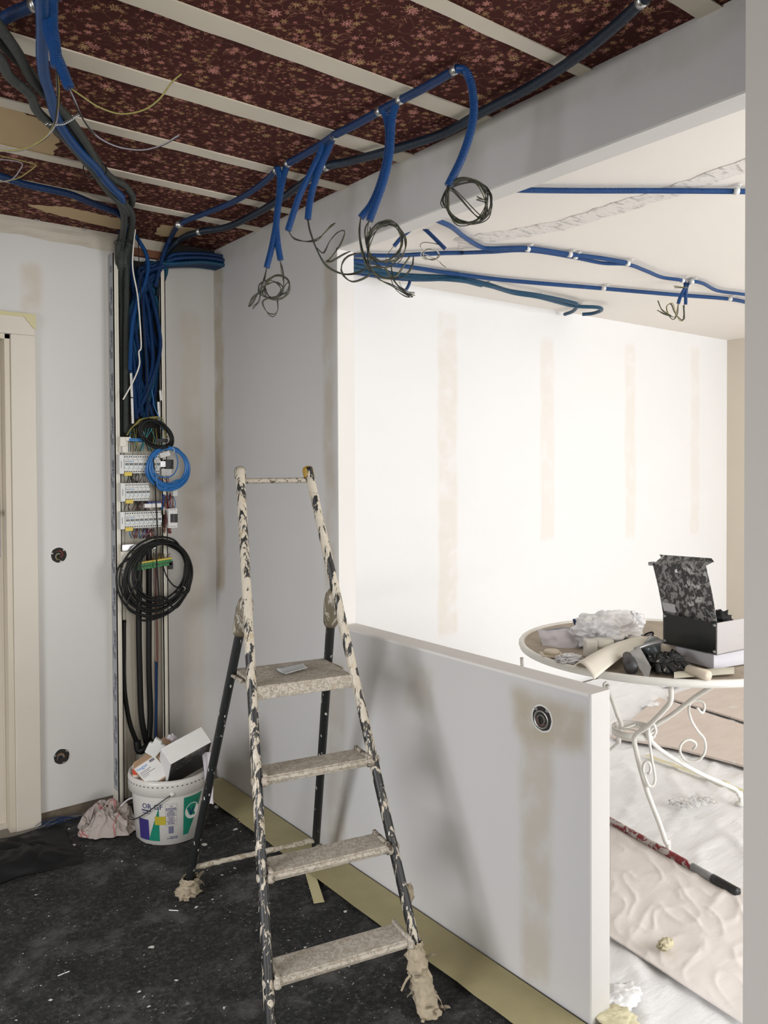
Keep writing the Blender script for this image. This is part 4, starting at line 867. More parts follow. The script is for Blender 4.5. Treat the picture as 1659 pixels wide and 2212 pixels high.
drop('front conduit of the long paired drop, its wires falling to a big loop', [(828, 236), (835, 255), (840, 290), (836, 340), (822, 395), (803, 440), (780, 470)], T2,
     [[(779, 472), (776, 500), (780, 540), (792, 575), (800, 590), (785, 600), (760, 608), (742, 595), (738, 575), (752, 553), (790, 545)], [(776, 500), (786, 548), (800, 580), (830, 600), (870, 598), (890, 578), (893, 555)]], 4, rad=.0016)
drop('rear conduit of the long paired drop, ending in a tall oval wire coil', [(857, 222), (848, 250), (845, 290), (841, 340), (828, 395), (812, 440), (798, 477)], T2b,
     [[(797, 478), (790, 500), (792, 535)]+ring(832, 526, 36, 44, 3.2, pi, .14, 8, .35), [(800, 490), (798, 560), (815, 600), (850, 620)]+[(885, 640)], [(845, 575), (855, 605), (870, 628), (892, 640)]], 9, spread=.007)
T3 = tz(700, 308, H-.022)
drop('outer splayed conduit drop left of the pair, wires curling to the right', [(697, 312), (690, 335), (668, 380), (648, 420), (634, 460), (622, 498)], T3,
     [[(624, 500), (632, 514), (660, 520), (685, 517), (700, 505), (716, 488), (724, 482)], [(690, 515), (705, 500), (722, 486)], [(684, 535), (700, 545), (712, 520), (730, 500), (745, 500), (735, 530), (712, 560), (704, 565), (715, 565), (745, 548), (757, 543)]], 12, spread=.006)
drop('inner splayed conduit drop with black wires sweeping down to the right', [(718, 298), (708, 325), (690, 365), (675, 410), (668, 445), (665, 474)], T3,
     [[(665, 474), (670, 500), (685, 540), (705, 575), (740, 592), (770, 590), (800, 578), (830, 578)], [(830, 578), (850, 600), (885, 555)]], 15, rad=.0024, mats=(m_wblk, m_wolive), names=('black_wire', 'olive_wire'))
T4 = tz(608, 360, H-.022)
drop('left conduit of the leftmost drop pair, with a small tangled coil', [(600, 363), (605, 385), (602, 430), (597, 480), (588, 530), (576, 578)], T4,
     [[(576, 580), (570, 605), (560, 630), (545, 655), (537, 662), (548, 640), (575, 625)]+ring(585, 628, 24, 20, 2, 3, .25, 4)+[(560, 650), (545, 665)]], 21, spread=.006)
drop('right conduit of the leftmost drop pair, wires looping back to the tangle', [(620, 356), (612, 385), (603, 430), (597, 480), (600, 525), (606, 562)], T4,
     [[(605, 563), (610, 585), (613, 615), (605, 635)]+ring(595, 620, 28, 24, 2.2, 0, .2, 7, -.4)+[(570, 650), (575, 672), (590, 682), (600, 670), (598, 645)]], 27, spread=.006)
# ---- cables at the upper left
g = [("grey green corrugated conduit nearest the left frame edge in the sagging bundle", [(-60, -20), (0, 60), (40, 118), (70, 175), (111, 216), (149, 257), (182, 304), (203, 341), (225, 385), (252, 425), (268, 470), (264, 520), (262, 560), (266, 620)], .0135, m_grey, H-.06),
     ("grey green corrugated conduit second in the sagging bundle", [(-60, 30), (0, 91), (60, 152), (125, 230), (152, 270), (190, 330), (225, 392), (270, 440), (286, 470), (278, 520), (270, 560), (271, 640)], .0135, m_grey, H-.045),
     ("lowest grey green conduit of the sagging bundle", [(-60, 60), (0, 128), (20, 165), (64, 203), (78, 236), (101, 260), (142, 300), (189, 354), (209, 378), (236, 415), (270, 452), (275, 480), (256, 530), (258, 600)], .0135, m_grey, H-.075)]
for lab, pt, r, m_, z in g:
    xe, de = {'-': (262, .035), 's': (273, .062), 'l': (256, .02)}[{'g': '-'}.get(lab[0] if 'nearest' in lab else 'z', 's' if 'second' in lab else 'l')]
    up = hz(pt[:-3], z); cable('conduit', lab, up+[hit(x, y, 'y', B-.11) for x, y in pt[-3:-1]]+[hit(xe, 600, 'y', B-max(de, .05)), hit(xe-1, 760, 'y', B-de), hit(xe-1, 935, 'y', B-de)], r*.93, m_, 'conduit', 12)
cable('conduit', 'grey green conduit of the sagging bundle that elbows down onto the column top', hz([(150, 262), (190, 318), (236, 381), (266, 398), (284, 420), (286, 430)], H-.035)+[hit(280, 466, 'y', B-.12), hit(288, 500, 'y', B-.11), hit(276, 560, 'y', B-.09), hit(272, 700, 'y', B-.05)], .0125, m_grey, 'conduit', 12)
cable('conduit', 'bright blue conduit lying on the sagging grey bundle', hz([(90, -25), (92, 60), (91, 120), (96, 165), (107, 200), (120, 250), (142, 290), (175, 330), (205, 360), (232, 395), (262, 425), (263, 432)], H-.075)+[hit(268, 480, 'y', B-.10), hit(275, 540, 'y', B-.06)], .0135, m_bluef, 'conduit', 12)
cable('conduit', 'dark blue conduit crossing from the top left corner to the clip', hz([(-60, 80), (0, 44), (40, 24), (75, 10), (110, -5), (150, -30)], H-.03), .0135, m_blue, 'conduit', 12)
TT = tz(120, 20, H-.06)
o1 = drop('blue corrugated drop near the left frame edge with two thin hanging wires', [(113, -25), (112, 30), (113, 60), (118, 95), (122, 145)], TT,
     [[(122, 145), (124, 190), (123, 230), (117, 270), (95, 302), (50, 325), (0, 327), (-40, 322)]], 31, rad=.0018, mats=(m_wgrey, m_wyg, m_wblk), names=('violet_wire', 'yellow_wire', 'black_wire'), r=.0125)
o2 = drop('second blue corrugated drop whose yellow and violet wires curve to the right', [(103, -25), (101, 30), (104, 70), (117, 108), (135, 152), (150, 190)], TT,
     [], 33, r=.0115)
wires(o2, [[(155, 192), (180, 212), (215, 232), (262, 245), (310, 238), (345, 215), (370, 180), (391, 158)]], TT, .0020, (m_wyg,), ('yellow_wire',), .002, 3)
wires(o2, [[(150, 192), (158, 212), (175, 250), (198, 283), (225, 305), (265, 321), (310, 325), (350, 312), (387, 292)]], TT, .0016, (m_wgrey, m_wblk), ('violet_wire', 'black_wire'), .004, 5)
cable('loose_wires', 'yellow wire loop entering from the left frame edge below the tan torn patch', hang([(-20, 332), (25, 342), (65, 352), (78, 357), (60, 372), (38, 385), (0, 393), (-30, 395)], 2.5), .0018, m_wyg, 'wire')
cable('loose_wires', 'violet grey wire loop entering from the left frame edge below the tan torn patch', hang([(-20, 344), (20, 346), (46, 352), (46, 362), (30, 384), (12, 392), (-30, 392)], 2.5), .0018, m_wgrey, 'wire')
cable('conduit', 'dark blue corrugated conduit crossing the far left of the papered ceiling', hz([(-60, 365), (0, 380), (50, 397), (100, 408), (152, 420), (200, 439), (235, 452), (262, 466)], H-.03)+[hit(276, 500, 'y', B-.09), hit(282, 560, 'y', B-.06), hit(290, 640, 'y', B-.04)], .0125, m_blue, 'conduit', 12)
cable('conduit', 'dark blue conduit running along the top of the back wall', [hit(x, y, 'y', B-.03) for x, y in ((-60, 430), (0, 443), (50, 450), (100, 460), (150, 472), (202, 484), (250, 495))], .0095, m_blue, 'conduit', 12)
for i, (x, y, dx, dy, lab) in enumerate(((75, 10, -10, 3, 'steel pipe clip at the top left frame corner'),)):
    p = hit(x, y, 'z', H-.03); clip(p, hit(x+dx, y+dy, 'z', H-.03)-p, lab, r=.015)
def perf(px, py, L_, ax, lab, pl='y', bend=0, a0=None, m_=None):   # punched steel strap
    t = thing('steel_strap', lab, 'strap', hit(px, py, pl, B-.022)); b = MB(); c0 = hit(px, py, pl, B-.022); n = 5
    for i in range(n):
        p = c0+V((sin(bend*i)*.006, 0, -i*L_/n)); b.lathe(p, [(.0032, -.0006), (.0060, -.0006), (.0060, .0006), (.0032, .0006), (.0032, -.0006)], 14, (0, 1, 0), cap=False)
    b.build('strap', m_ or m_steeld, t, True); return t
perf(183, 474, .05, 0, 'punched steel strap hanging by the conduit on the back wall')
b = MB(); b.tube([hit(x, y, 'y', B-.015) for x, y in ((68, 457), (72, 470), (82, 476), (89, 472), (88, 465))], .0025, 6, step=.004); tag(b.build('steel_hook', m_steeld, None, True, loc=hit(80, 470, 'y', B-.015)), 'open steel hook hanging on the upper back wall', 'hook')
b = MB(); tpt = [hit(x, y, 'z', H-.09) for x, y in ((100, 266), (115, 268), (135, 267), (150, 260), (165, 250), (170, 247))]
for i in range(15):
    q = spline(tpt, .001); p = q[int(i*(len(q)-1)/14)]; b.lathe(p, [(.0025, -.0006), (.0048, -.0006), (.0048, .0006), (.0025, .0006)], 10, CF, cap=False)
tag(b.build('steel_strap', m_steel, None, True, loc=tpt[0]), 'bright punched steel strap slung under the grey conduit bundle', 'strap')
for i, (x, y, lab) in enumerate(((205, 365, 'black cable tie around the middle of the grey conduit bundle'), (272, 468, 'black cable tie around the grey bundle at the ceiling bend'), (267, 525, 'black cable tie around the grey bundle at the column top'))):
    p = hit(x, y, 'z', H-.06) if i == 0 else hit(x, y, 'y', B-.11); d = V((.3, .9, -.3)) if i == 0 else V((0, .1, 1)); 
    u_ = d.normalized().orthogonal(); w_ = d.normalized().cross(u_); b = MB(); b.tube([p+(u_*cos(a*pi/8)+w_*sin(a*pi/8))*.027 for a in range(16)], .0018, 5, closed=True, step=.004)
    tag(b.build('cable_tie', m_dark, None, True, loc=p), lab, 'cable tie')
# ---------------------------------------------------------------- far room ceiling conduits
ZF = H-.018
def far(lab, pt, m_=None, r=.0105, dz=0, pre=None, post=None): return cable('conduit', lab, (pre or [])+[hit(x, y, 'z', ZF-dz) for x, y in pt]+(post or []), r, m_ or m_bluef, 'conduit', 10)
far('straight blue conduit high on the far room ceiling running behind the beam', [(1060, 405), (1115, 410), (1250, 412), (1400, 412), (1560, 413), (1640, 414)], m_bluef)
far('blue conduit that snakes down from behind the beam in the far room', [(905, 455), (943, 475), (975, 490), (1003, 512), (1035, 532), (1060, 537), (1140, 536), (1230, 549), (1300, 558), (1357, 568)], m_bluef)
p5 = hit(1478, 606, 'z', ZF)
far('slim blue conduit of the far room that ends in a short hanging bend', [(1000, 546), (1060, 544), (1140, 541), (1235, 555), (1300, 568), (1355, 571), (1395, 585), (1430, 599), (1470, 605), (1480, 612)], m_bluef, .0095, .004, post=hang([(1478, 625), (1470, 640), (1465, 656)], depth(p5)-.02))
far('blue conduit nearest the pier top in the far room', [(700, 552), (762, 551), (850, 552), (950, 547), (1000, 546)], m_bluef, .0105)
th_ = far('short blue conduit looping up to the clip beside the far room wires', [(1640, 642), (1600, 635), (1550, 628), (1520, 613), (1497, 608), (1486, 614)], m_bluef, .0095, post=hang([(1482, 630), (1481, 658)], depth(p5)-.02))
hw = thing('hanging_wires', 'thin wires sprouting below the hanging conduit bend in the far room', 'wires', at(1465, 656, depth(p5)))
wires(hw, [[(1465, 655), (1462, 675), (1455, 690), (1445, 680), (1440, 662), (1450, 655), (1458, 675), (1470, 692), (1477, 690), (1478, 658)], [(1455, 685), (1435, 678), (1420, 670)], [(1450, 682), (1430, 670), (1420, 650)], [(1485, 622), (1455, 620)]], depth(p5)-.02, .0022, spread=.008)
far('long lower blue conduit crossing the whole far room ceiling', [(700, 555), (762, 563), (830, 570), (880, 576), (985, 592), (1100, 606), (1300, 623), (1450, 636), (1575, 646), (1640, 660)], m_bluef, .0115)
for i, (pt, lab, dz) in enumerate((([(700, 562), (762, 571), (820, 584), (870, 594), (985, 600), (1050, 613), (1100, 628), (1165, 638), (1230, 652), (1247, 659), (1238, 672), (1220, 679)], 'teal conduit of the far bundle that turns down first', .012),
    ([(700, 570), (762, 579), (810, 590), (870, 598), (985, 605), (1055, 617), (1110, 633), (1165, 642), (1235, 660), (1290, 664), (1299, 670), (1280, 677), (1258, 679)], 'teal conduit of the far bundle with the hooked far end', .02),
    ([(700, 576), (762, 583), (840, 594), (900, 602), (985, 604), (1040, 616)], 'short teal conduit at the start of the far bundle', .024),
    ([(700, 580), (762, 588), (820, 597), (880, 603), (940, 603), (985, 597)], 'lowest blue conduit at the start of the far bundle by the pier', .006))):
    far(lab, pt, m_teal if i < 3 else m_bluef, .0115, dz)
drop('short blue conduit stub curling down under the far bundle', [(884, 598), (885, 608), (882, 618), (877, 626)], tz(884, 598, ZF), [[(876, 626), (868, 620), (862, 608)], [(878, 628), (888, 633), (896, 633)]], 40, 'conduit_stub', .009, mats=(m_wolive,), names=('olive_wire',))
far_stub = drop('short straight blue conduit end behind the coils with loose pale wires', [(903, 484), (920, 497), (940, 516), (962, 538)], tz(930, 505, ZF), [[(955, 530), (935, 525), (915, 524), (908, 532), (914, 540)], ring(932, 550, 20, 12, 2.2, 2, .2, 5)+[(945, 562), (955, 572), (962, 578)]], 44, 'conduit_stub', .0095, mats=(m_wolive, m_wwhite), names=('olive_wire', 'pale_wire'), rad=.0016)
drop('short slanting blue conduit end behind the oval coil with hanging wires', [(898, 486), (885, 497), (868, 512), (851, 532)], tz(880, 500, ZF), [[(850, 532), (838, 550), (833, 570), (842, 595), (855, 625), (875, 640), (890, 642)], [(840, 590), (858, 615), (880, 630), (896, 632)]], 47, 'conduit_stub', .0095, mats=(m_wolive, m_wblk), names=('olive_wire', 'black_wire'), rad=.0014)
wc = [(1140, 538, 'white clip where the two upper far conduits meet'), (1231, 550, 'left one of the white clip pair on the upper far conduit'), (1243, 554, 'right one of the white clip pair on the upper far conduit'), (1356, 569, 'white clip where the upper far conduit pair thins out'), (1474, 606, 'white clip over the hanging wires in the far room'), (1494, 609, 'white clip just right of the hanging conduit bend'), (987, 598, 'white beaded strap around the thick far bundle'), (1053, 614, 'white beaded strap where the far bundle forks'), (1163, 640, 'white strap on the teal conduits halfway along'), (1250, 661, 'white strap at the far ends of the teal conduits'), (1304, 623, 'white clip in the middle of the long lower far conduit'), (1577, 646, 'white clip near the right end of the long lower far conduit'), (1591, 413, 'white clip at the right end of the straight upper conduit')]
for x, y, lab in wc:
    p = hit(x, y, 'z', ZF-.004); q = hit(x+10, y+(1.6 if y > 420 else 0), 'z', ZF-.004); clip(p, q-p, lab, 'white clips on the far ceiling', .0165 if (x, y) in ((987, 598), (1053, 614)) else .0130, m_white)
# ---------------------------------------------------------------- far room floor
X0 = W+TH
m_psheet = NB('white plastic sheeting'); k = m_psheet; p_ = k.pos(); k.bump(k.noise(k.scale(p_, (1, 3, 1)), 5, 5, .6), .008); m_psheet = k.out(k.mix(k.noise(p_, 3, 3), (.86, .86, .86), (.93, .92, .91)), .32)
def crz(x, y, s=1): 
    a = max(0, 1-abs(noise.noise(V((x*1.3+y*.8, y*5.2-x*2.4, s)))*3.2))**4; c_ = max(0, 1-abs(noise.noise(V((x*3.1+y*2, y*7-x*5, s+5)))*3))**4
    return .003+.011*a+.006*c_
b = MB(); b.grid(240, 260, lambda u, v: (X0+.005+(XE-X0-.03)*u, YS+.03+(B-YS-.06)*v, crz(X0+(XE-X0)*u, YS+(B-YS)*v))); tag(b.build('plastic_sheeting', m_psheet, None, True, loc=(3.2, 1, 0)), 'white wrinkled plastic sheeting over the floor of the bright room', 'plastic sheet')
# creased paper cover, lower right
k = NB('cream floor paper'); p_ = k.pos(); k.bump(k.noise(k.scale(p_, (1, 2, 1)), 6, 5, .6), .005); m_fp = k.out(k.mix(k.noise(p_, 3, 2), (.80, .73, .68), (.87, .83, .79)), .7)
Q = [hit(1316, 1800, 'z', .02), hit(1640, 1960, 'z', .02), hit(1590, 2200, 'z', .02), hit(1316, 2022, 'z', .02)]
Q[0] = Q[0]+(Q[0]-Q[1])*.0; Q0 = Q[3].lerp(Q[0], 1.12); Q1 = Q[1]+(Q[1]-Q[0])*.25+(Q[0]-Q[3])*.12; Q2 = Q[2]+(Q[2]-Q[3])*.12
Q3 = Q[3]
Qs = [V((max(q.x, X0+.01), q.y, 0)) for q in (Q0, Q1, Q2, Q3)]
def fp(u, v):
    p = Qs[0].lerp(Qs[1], u).lerp(Qs[3].lerp(Qs[2], u), v); x, y = p.x, p.y
    a = max(0, 1-abs(noise.noise(V((x*3.2+y*3, y*7-x*5, 11)))*2.6))**3; c_ = max(0, 1-abs(noise.noise(V((x*6+y*2, y*9-x*8, 3)))*2.6))**3
    e_ = min(1, min(u, v, 1-u, 1-v)*14+.1); return (x, y, .017+e_*(.0040*a+.0034*c_))
b = MB(); b.grid(110, 80, fp); o = b.build('floor_paper', m_fp, None, True, loc=Qs[3]); o.modifiers.new('s', 'SOLIDIFY').thickness = .002; tag(o, 'creased cream paper sheet on the bright floor in front of the red pole', 'floor paper')
# cardboard boards
m_board = NB('pinkish worn board'); k = m_board; p_ = k.pos(); st = k.noise(k.scale(p_, (1, 4, 1)), 5, 5, .6); c_ = k.mix(st, (.58, .48, .41), (.76, .67, .60)); c_ = k.mix(k.step(k.noise(p_, 9, 5, .7), .62, .70), c_, (.72, .68, .63)); m_board = k.out(c_, .7)
def board(px, lab, h=.012, z=.016):
    P = [hit(x, y, 'z', z+h) for x, y in px]; b = MB(); b.slab([V((p.x, p.y, z)) for p in P], (0, 0, h)); tag(b.build('floor_board', m_board, None, loc=P[0], bev=.002), lab, 'board')
board([(1318, 1590), (1392, 1530), (1424, 1506), (1640, 1576), (1660, 1668), (1560, 1640), (1450, 1612)], 'pinkish worn board lying on the bright floor under the table', .012, .020)
board([(1440, 1505), (1475, 1492), (1530, 1474), (1640, 1462), (1660, 1572)], 'second pinkish worn board behind the one under the table', .012, .020)
# pole
A = hit(1290, 1757, 'z', .030); C = hit(1594, 1928, 'z', .030); d = (C-A); E_ = A-d*.5; E_ = A.lerp(C, -.12)
pl = thing('painted_pole', 'red and white chipped pole with black grip lying on the bright floor', 'pole', A.lerp(C, .5))
m_pole = speck('chipped red pole', (.24, .015, .022), (.66, .60, .56), .55, 22, (1, 1, 1), .4)
b = MB(); b.tube([E_, A.lerp(C, .72)], .0135, 14, step=.03); b.build('shaft', m_pole, pl, True)
b = MB(); b.tube([A.lerp(C, .72), A.lerp(C, .86)], .0142, 14, step=.03); b.build('grey_sleeve', plain('paint grey sleeve', (.30, .30, .30), .5, sc=50, var=.3), pl, True)
b = MB(); b.tube([A.lerp(C, .85), A.lerp(C, .995), C], .0158, 14, step=.02); b.build('grip', speck('black grip', (.02, .022, .022), (.55, .55, .52), .16, 30, (1, 1, 1), .4), pl, True)
# sponge lump, plastic scrap, tape, rag
c = hit(1437, 2040, 'z', .045); b = MB(); b.blob(c, (.032, .018, .014), 40, .22, 7, 4, crease=.08); tag(b.build('filler_lump', plain('pale yellow filler', (.62, .56, .38), .9, sc=80, var=.15, bump=.003), None, True, loc=c), 'pale yellow lump of filler lying on the cream floor paper', 'lump')
m_clear = NB('clear film'); m_clear.b.inputs['Transmission Weight'].default_value = .7; m_clear.b.inputs['IOR'].default_value = 1.2; m_clear = m_clear.out((.93, .93, .93), .25)
c = hit(1475, 1732, 'z', .02); b = MB(); b.grid(36, 18, lambda u, v: (c.x-.08+.2*u*.9, c.y+.05-.10*v-.06*u, .022+.022*abs(noise.noise(V((u*7, v*6, 1)))*1.5))); tag(b.build('film_scrap', m_clear, None, True, loc=c), 'scrap of clear plastic film on the sheeting under the table', 'plastic scrap')
A = hit(1395, 1632, 'z', .017); C = hit(1640, 1722, 'z', .017); n_ = V((-(C-A).y, (C-A).x, 0)).normalized()*.016; b = MB(); b.grid(30, 1, lambda u, v: A.lerp(C, u)+n_*(2*v-1)+V((0, 0, crz(A.lerp(C, u).x, A.lerp(C, u).y)))); tag(b.build('masking_tape', plain('pale yellow seam tape', (.74, .69, .46), .6), None, loc=A), 'pale yellow seam tape across the plastic sheeting under the table', 'tape')
c = hit(1335, 2205, 'z', .02); b = MB(); b.blob(c+V((0, 0, .0)), (.05, .045, .020), 60, .25, 5, 6, crease=.12, flatb=-.015); tag(b.build('yellow_rag', plain('pale yellow rag', (.68, .63, .42), .9, sc=50, var=.1), None, True, loc=c), 'crumpled pale yellow rag at the foot of the low wall end', 'rag')
for i, (x, y, lab) in enumerate(((1337, 2155, 'scrap of film on the sheeting right of the low wall end'), (1450, 1478, 'crumpled white film ridge on sheeting behind the table'), (1410, 1525, 'crumpled white film at the tip of the far board'))):
    c = hit(x, y, 'z', .02); b = MB(); b.blob(c, (.075, .045, .016), 60, .25, 5, i+3, crease=.09, flatb=-.012); tag(b.build('film_scrap', m_psheet, None, True, loc=c), lab, 'plastic scrap')
# ---------------------------------------------------------------- round iron table
TC = V((2.925, 1.925, 0)); TZ = .735; TR = .562
tab = thing('garden_table', 'round white wrought iron garden table with scroll legs covered in tools', 'table', TC)
m_top = plain('dusty table mesh', (.40, .335, .26), .8, sc=14, var=.35, bump=.001)
b = MB(); b.lathe(TC+V((0, 0, TZ-.012)), [(.001, 0), (TR-.01, 0), (TR-.01, .010), (.001, .010)], 72, cap=False); b.build('tabletop', m_top, tab)
b = MB(); b.tube([TC+V((cos(2*pi*i/48)*TR, sin(2*pi*i/48)*TR, TZ-.006)) for i in range(48)], .013, 10, closed=True, step=.04); b.lathe(TC+V((0, 0, TZ-.020)), [(TR-.004, 0), (TR+.008, 0), (TR+.008, .012)], 72, cap=False); b.build('rim', m_iron, tab, True)
rc = at(1360, 1578, depth(TC+V((0, 0, .4)))); rz = rc.z; rc = V((TC.x, TC.y, rz))-V((CR.x, CR.y, 0))*.105; rr_ = .085
b = MB(); b.lathe(rc+V((0, 0, -.014)), [(rr_-.003, 0), (rr_+.003, 0), (rr_+.003, .028), (rr_-.003, .028), (rr_-.003, 0)], 48, cap=False); b.build('centre_ring', m_iron, tab, True)
b = MB()
for k_ in range(3):
    a = k_*2.094+.5; b.tube([rc+V((cos(a), sin(a), 0))*rr_, rc+V((cos(a+.3), sin(a+.3), 0))*.03+V((0, 0, .01)), rc+V((cos(a+2.09), sin(a+2.09), 0))*rr_], .004, 6, step=.02)
b.build('ring_braces', m_iron, tab, True)
F1 = hit(1443, 1846, 'z', .018); F2 = hit(1600, 1735, 'z', .018); F3 = TC*3-F1-F2-V((0, 0, TC.z)); F3 = V((3*TC.x-F1.x-F2.x, 3*TC.y-F1.y-F2.y, .018)); F3 = V((2.56, 2.27, .018))
def leg(ft, up, mids, name='leg'):
    b = MB(); b.tube([up]+mids+[ft+V((0, 0, .05)), ft], .0095, 10, step=.012); o = b.build(name, m_iron, tab, True)
    b = MB(); b.lathe(ft-V((0, 0, .004)), [(.004, .012), (.022, .006), (.024, 0)], 18); b.build('foot_pad', m_iron, o, True); return o
u1 = at(1449, 1480, 2.86); l1 = leg(F1, u1, [at(1449, 1512, 2.87), at(1436, 1532, 2.90), at(1400, 1568, 2.97), at(1373, 1588, 3.03), at(1372, 1612, 3.05), at(1395, 1700, 3.03), at(1425, 1780, 3.0), at(1439, 1820, 2.99)])
u2 = at(1545, 1478, 3.0); l2 = leg(F2, u2, [at(1500, 1507, 3.1), at(1450, 1545, 3.18), at(1408, 1572, 3.22), at(1400, 1590, 3.24), at(1430, 1622, 3.28), at(1500, 1664, 3.36), at(1560, 1692, 3.42), at(1590, 1706, 3.45), at(1598, 1722, 3.46)])
u3 = at(1311, 1480, 3.35); l3 = leg(F3, u3, [at(1322, 1510, 3.36), at(1334, 1545, 3.36), at(1342, 1566, 3.36), at(1336, 1590, 3.40), at(1320, 1620, 3.45)])
for o in (l1, l2, l3): pass
def scroll(pts, par_, t0, t1):
    b = MB(); n = len(pts); b.tube([at(x, y, t0+(t1-t0)*i/(n-1)) for i, (x, y) in enumerate(pts)], .0055, 8, step=.008); b.build('scroll', m_iron, tab, True)
scroll([(1505, 1528), (1517, 1540), (1522, 1527), (1518, 1517), (1505, 1513), (1492, 1518), (1488, 1534), (1493, 1555), (1506, 1577), (1520, 1594), (1524, 1612), (1521, 1628), (1511, 1641), (1497, 1645), (1482, 1643), (1471, 1630), (1469, 1614), (1477, 1602), (1490, 1598), (1502, 1604), (1503, 1612), (1496, 1619)], 0, 3.20, 3.36)
scroll([(1410, 1590), (1417, 1582), (1414, 1568), (1408, 1560), (1402, 1570), (1401, 1585), (1404, 1610), (1408, 1640), (1413, 1665), (1415, 1685), (1410, 1698), (1402, 1698), (1394, 1680), (1389, 1660), (1392, 1648), (1399, 1645), (1405, 1655), (1404, 1668), (1399, 1672)], 0, 3.03, 3.0)
scroll([(1313, 1494), (1306, 1488), (1304, 1478), (1310, 1474)], 0, 3.38, 3.4)
# short support seen under the left rim
b = MB(); b.tube([at(1127, 1420, 3.28), at(1129, 1445, 3.28), at(1137, 1456, 3.3)], .007, 8, step=.01); b.build('rim_support', m_iron, tab, True)
# ---------------------------------------------------------------- things on the table
Z = TZ
def T(px, py, z=Z): return hit(px, py, 'z', z)
# white carton and metal box
m_carton = plain('white lilac carton', (.60, .58, .61), .6, var=.04)
a = T(1542, 1444, Z+.006); l = T(1459, 1421, Z+.006); ex = (l-a); perp = V((-ex.y, ex.x, 0)).normalized(); perp = perp if perp.dot(V((1, .3, 0))) > 0 else -perp
t = thing('white_carton', 'flat white carton under the black metal box on the table', 'box', a)
MB().obox(a-V((0, 0, .004)), ex, perp*.27, V((0, 0, .058))).build('carton', m_carton, t, bev=.003)
zc = Z+.062
fb = hit(1548, 1416, 'z', zc); fl_ = hit(1432, 1390, 'z', zc); ex2 = fl_-fb; pr2 = V((-ex2.y, ex2.x, 0)).normalized(); pr2 = pr2 if pr2.dot(perp) > 0 else -pr2
hbx = at(1552, 1346, depth(fb)).z-zc
mb_ = thing('metal_box', 'black metal box with paint smeared raised lid standing on the white carton', 'metal box', fb)
m_smear = speck('smeared metal lid', (.035, .035, .033), (.26, .25, .24), .50, 34, (1, 1.6, 1.3), .4, tint=(.42, .41, .39)); m_bx = plain('glossy black panel', (.012, .014, .013), .25, sc=60, var=.4); m_side = speck('dirty aluminium side', (.42, .39, .38), (.12, .11, .11), .12, 25, (.3, .3, 2), .35)
b = MB(); b.obox(fb, ex2, pr2*.004, V((0, 0, hbx))); b.build('front_panel', m_bx, mb_)
b = MB(); b.obox(fb+ex2.normalized()*.0, ex2.normalized()*.004, pr2*.25, V((0, 0, hbx))); b.obox(fb+ex2-ex2.normalized()*.004, ex2.normalized()*.004, pr2*.25, V((0, 0, hbx))); b.obox(fb, ex2, pr2*.25, V((0, 0, .004))); b.obox(fb+pr2*.246, ex2, pr2*.004, V((0, 0, hbx*.6))); b.build('side_walls', m_side, mb_)
for u_, w_ in ((.04, .1), (.96, .1), (.04, .92), (.96, .92)): b = MB(); b.lathe(fb+ex2*u_+V((0, 0, hbx*w_))-pr2*.0005, [(.001, .004), (.005, .003), (.006, 0)], 12, -pr2, cap=False); b.build('rivet', m_steeld, mb_, True)
top_r = fb+V((0, 0, hbx)); top_l = fb+ex2+V((0, 0, hbx)); dtl = depth(top_l); dtr = depth(top_r)
c4 = [top_l, top_r, at(1524, 1223, dtr-.03), at(1409, 1216, dtl-.03)]
def bil(u, v): return c4[0].lerp(c4[1], u).lerp(c4[3].lerp(c4[2], u), v)
b = MB(); b.grid(10, 10, lambda u, v: bil(u, v)+(CF*-.008*sin(v*pi))); lid = b.build('lid', m_smear, mb_, True); lid.modifiers.new('s', 'SOLIDIFY').thickness = .003
b = MB(); b.lathe(bil(.44, .88)-CF*.006, [(.0001, 0), (.007, 0)], 18, -CF, cap=False); b.build('hole', m_white, lid)
b = MB(); q = bil(.02, .06)-CF*.006; b.obox(q, (c4[1]-c4[0])*.24, (c4[3]-c4[0])*.17, -CF*.0006); pa = b.build('paper_label', plain('worn paper label', (.42, .41, .40), .7, sc=80, var=.3), lid)
b = MB(); tl, tr = bil(-.0, 1.0), bil(1.0, 1.0); fw = CR*.045+CU*.028-CF*.0
b.slab([tl+(tr-tl)*.05, tr+(tr-tl)*.0, tr+CR*.030+CU*.016, tl+CR*.035+CU*.022], CF*.003); b.slab([tl+CR*.034+CU*.030+CF*.02, tr+CR*.030+CU*.026+CF*.02, tr+CR*.032+CU*.014, tl+CR*.035+CU*.020], CF*.003)
b.slab([tl+CR*-.012+CU*.002, tl+CR*.012+CU*.005, tl+CR*.012-CU*.012, tl+CR*-.012-CU*.010], CF*.01); b.build('lid_flange', m_smear, mb_, bev=.001)
b = MB(); q = fb+pr2*.10+ex2*.3+V((0, 0, hbx)); b.blob(q+V((0, 0, -.01)), (.06, .05, .035), 30, .3, 8, 3, crease=.2); tag(b.build('black_glove', m_tarp, None, True, loc=q), 'black crumpled glove lying in the open metal box', 'glove')
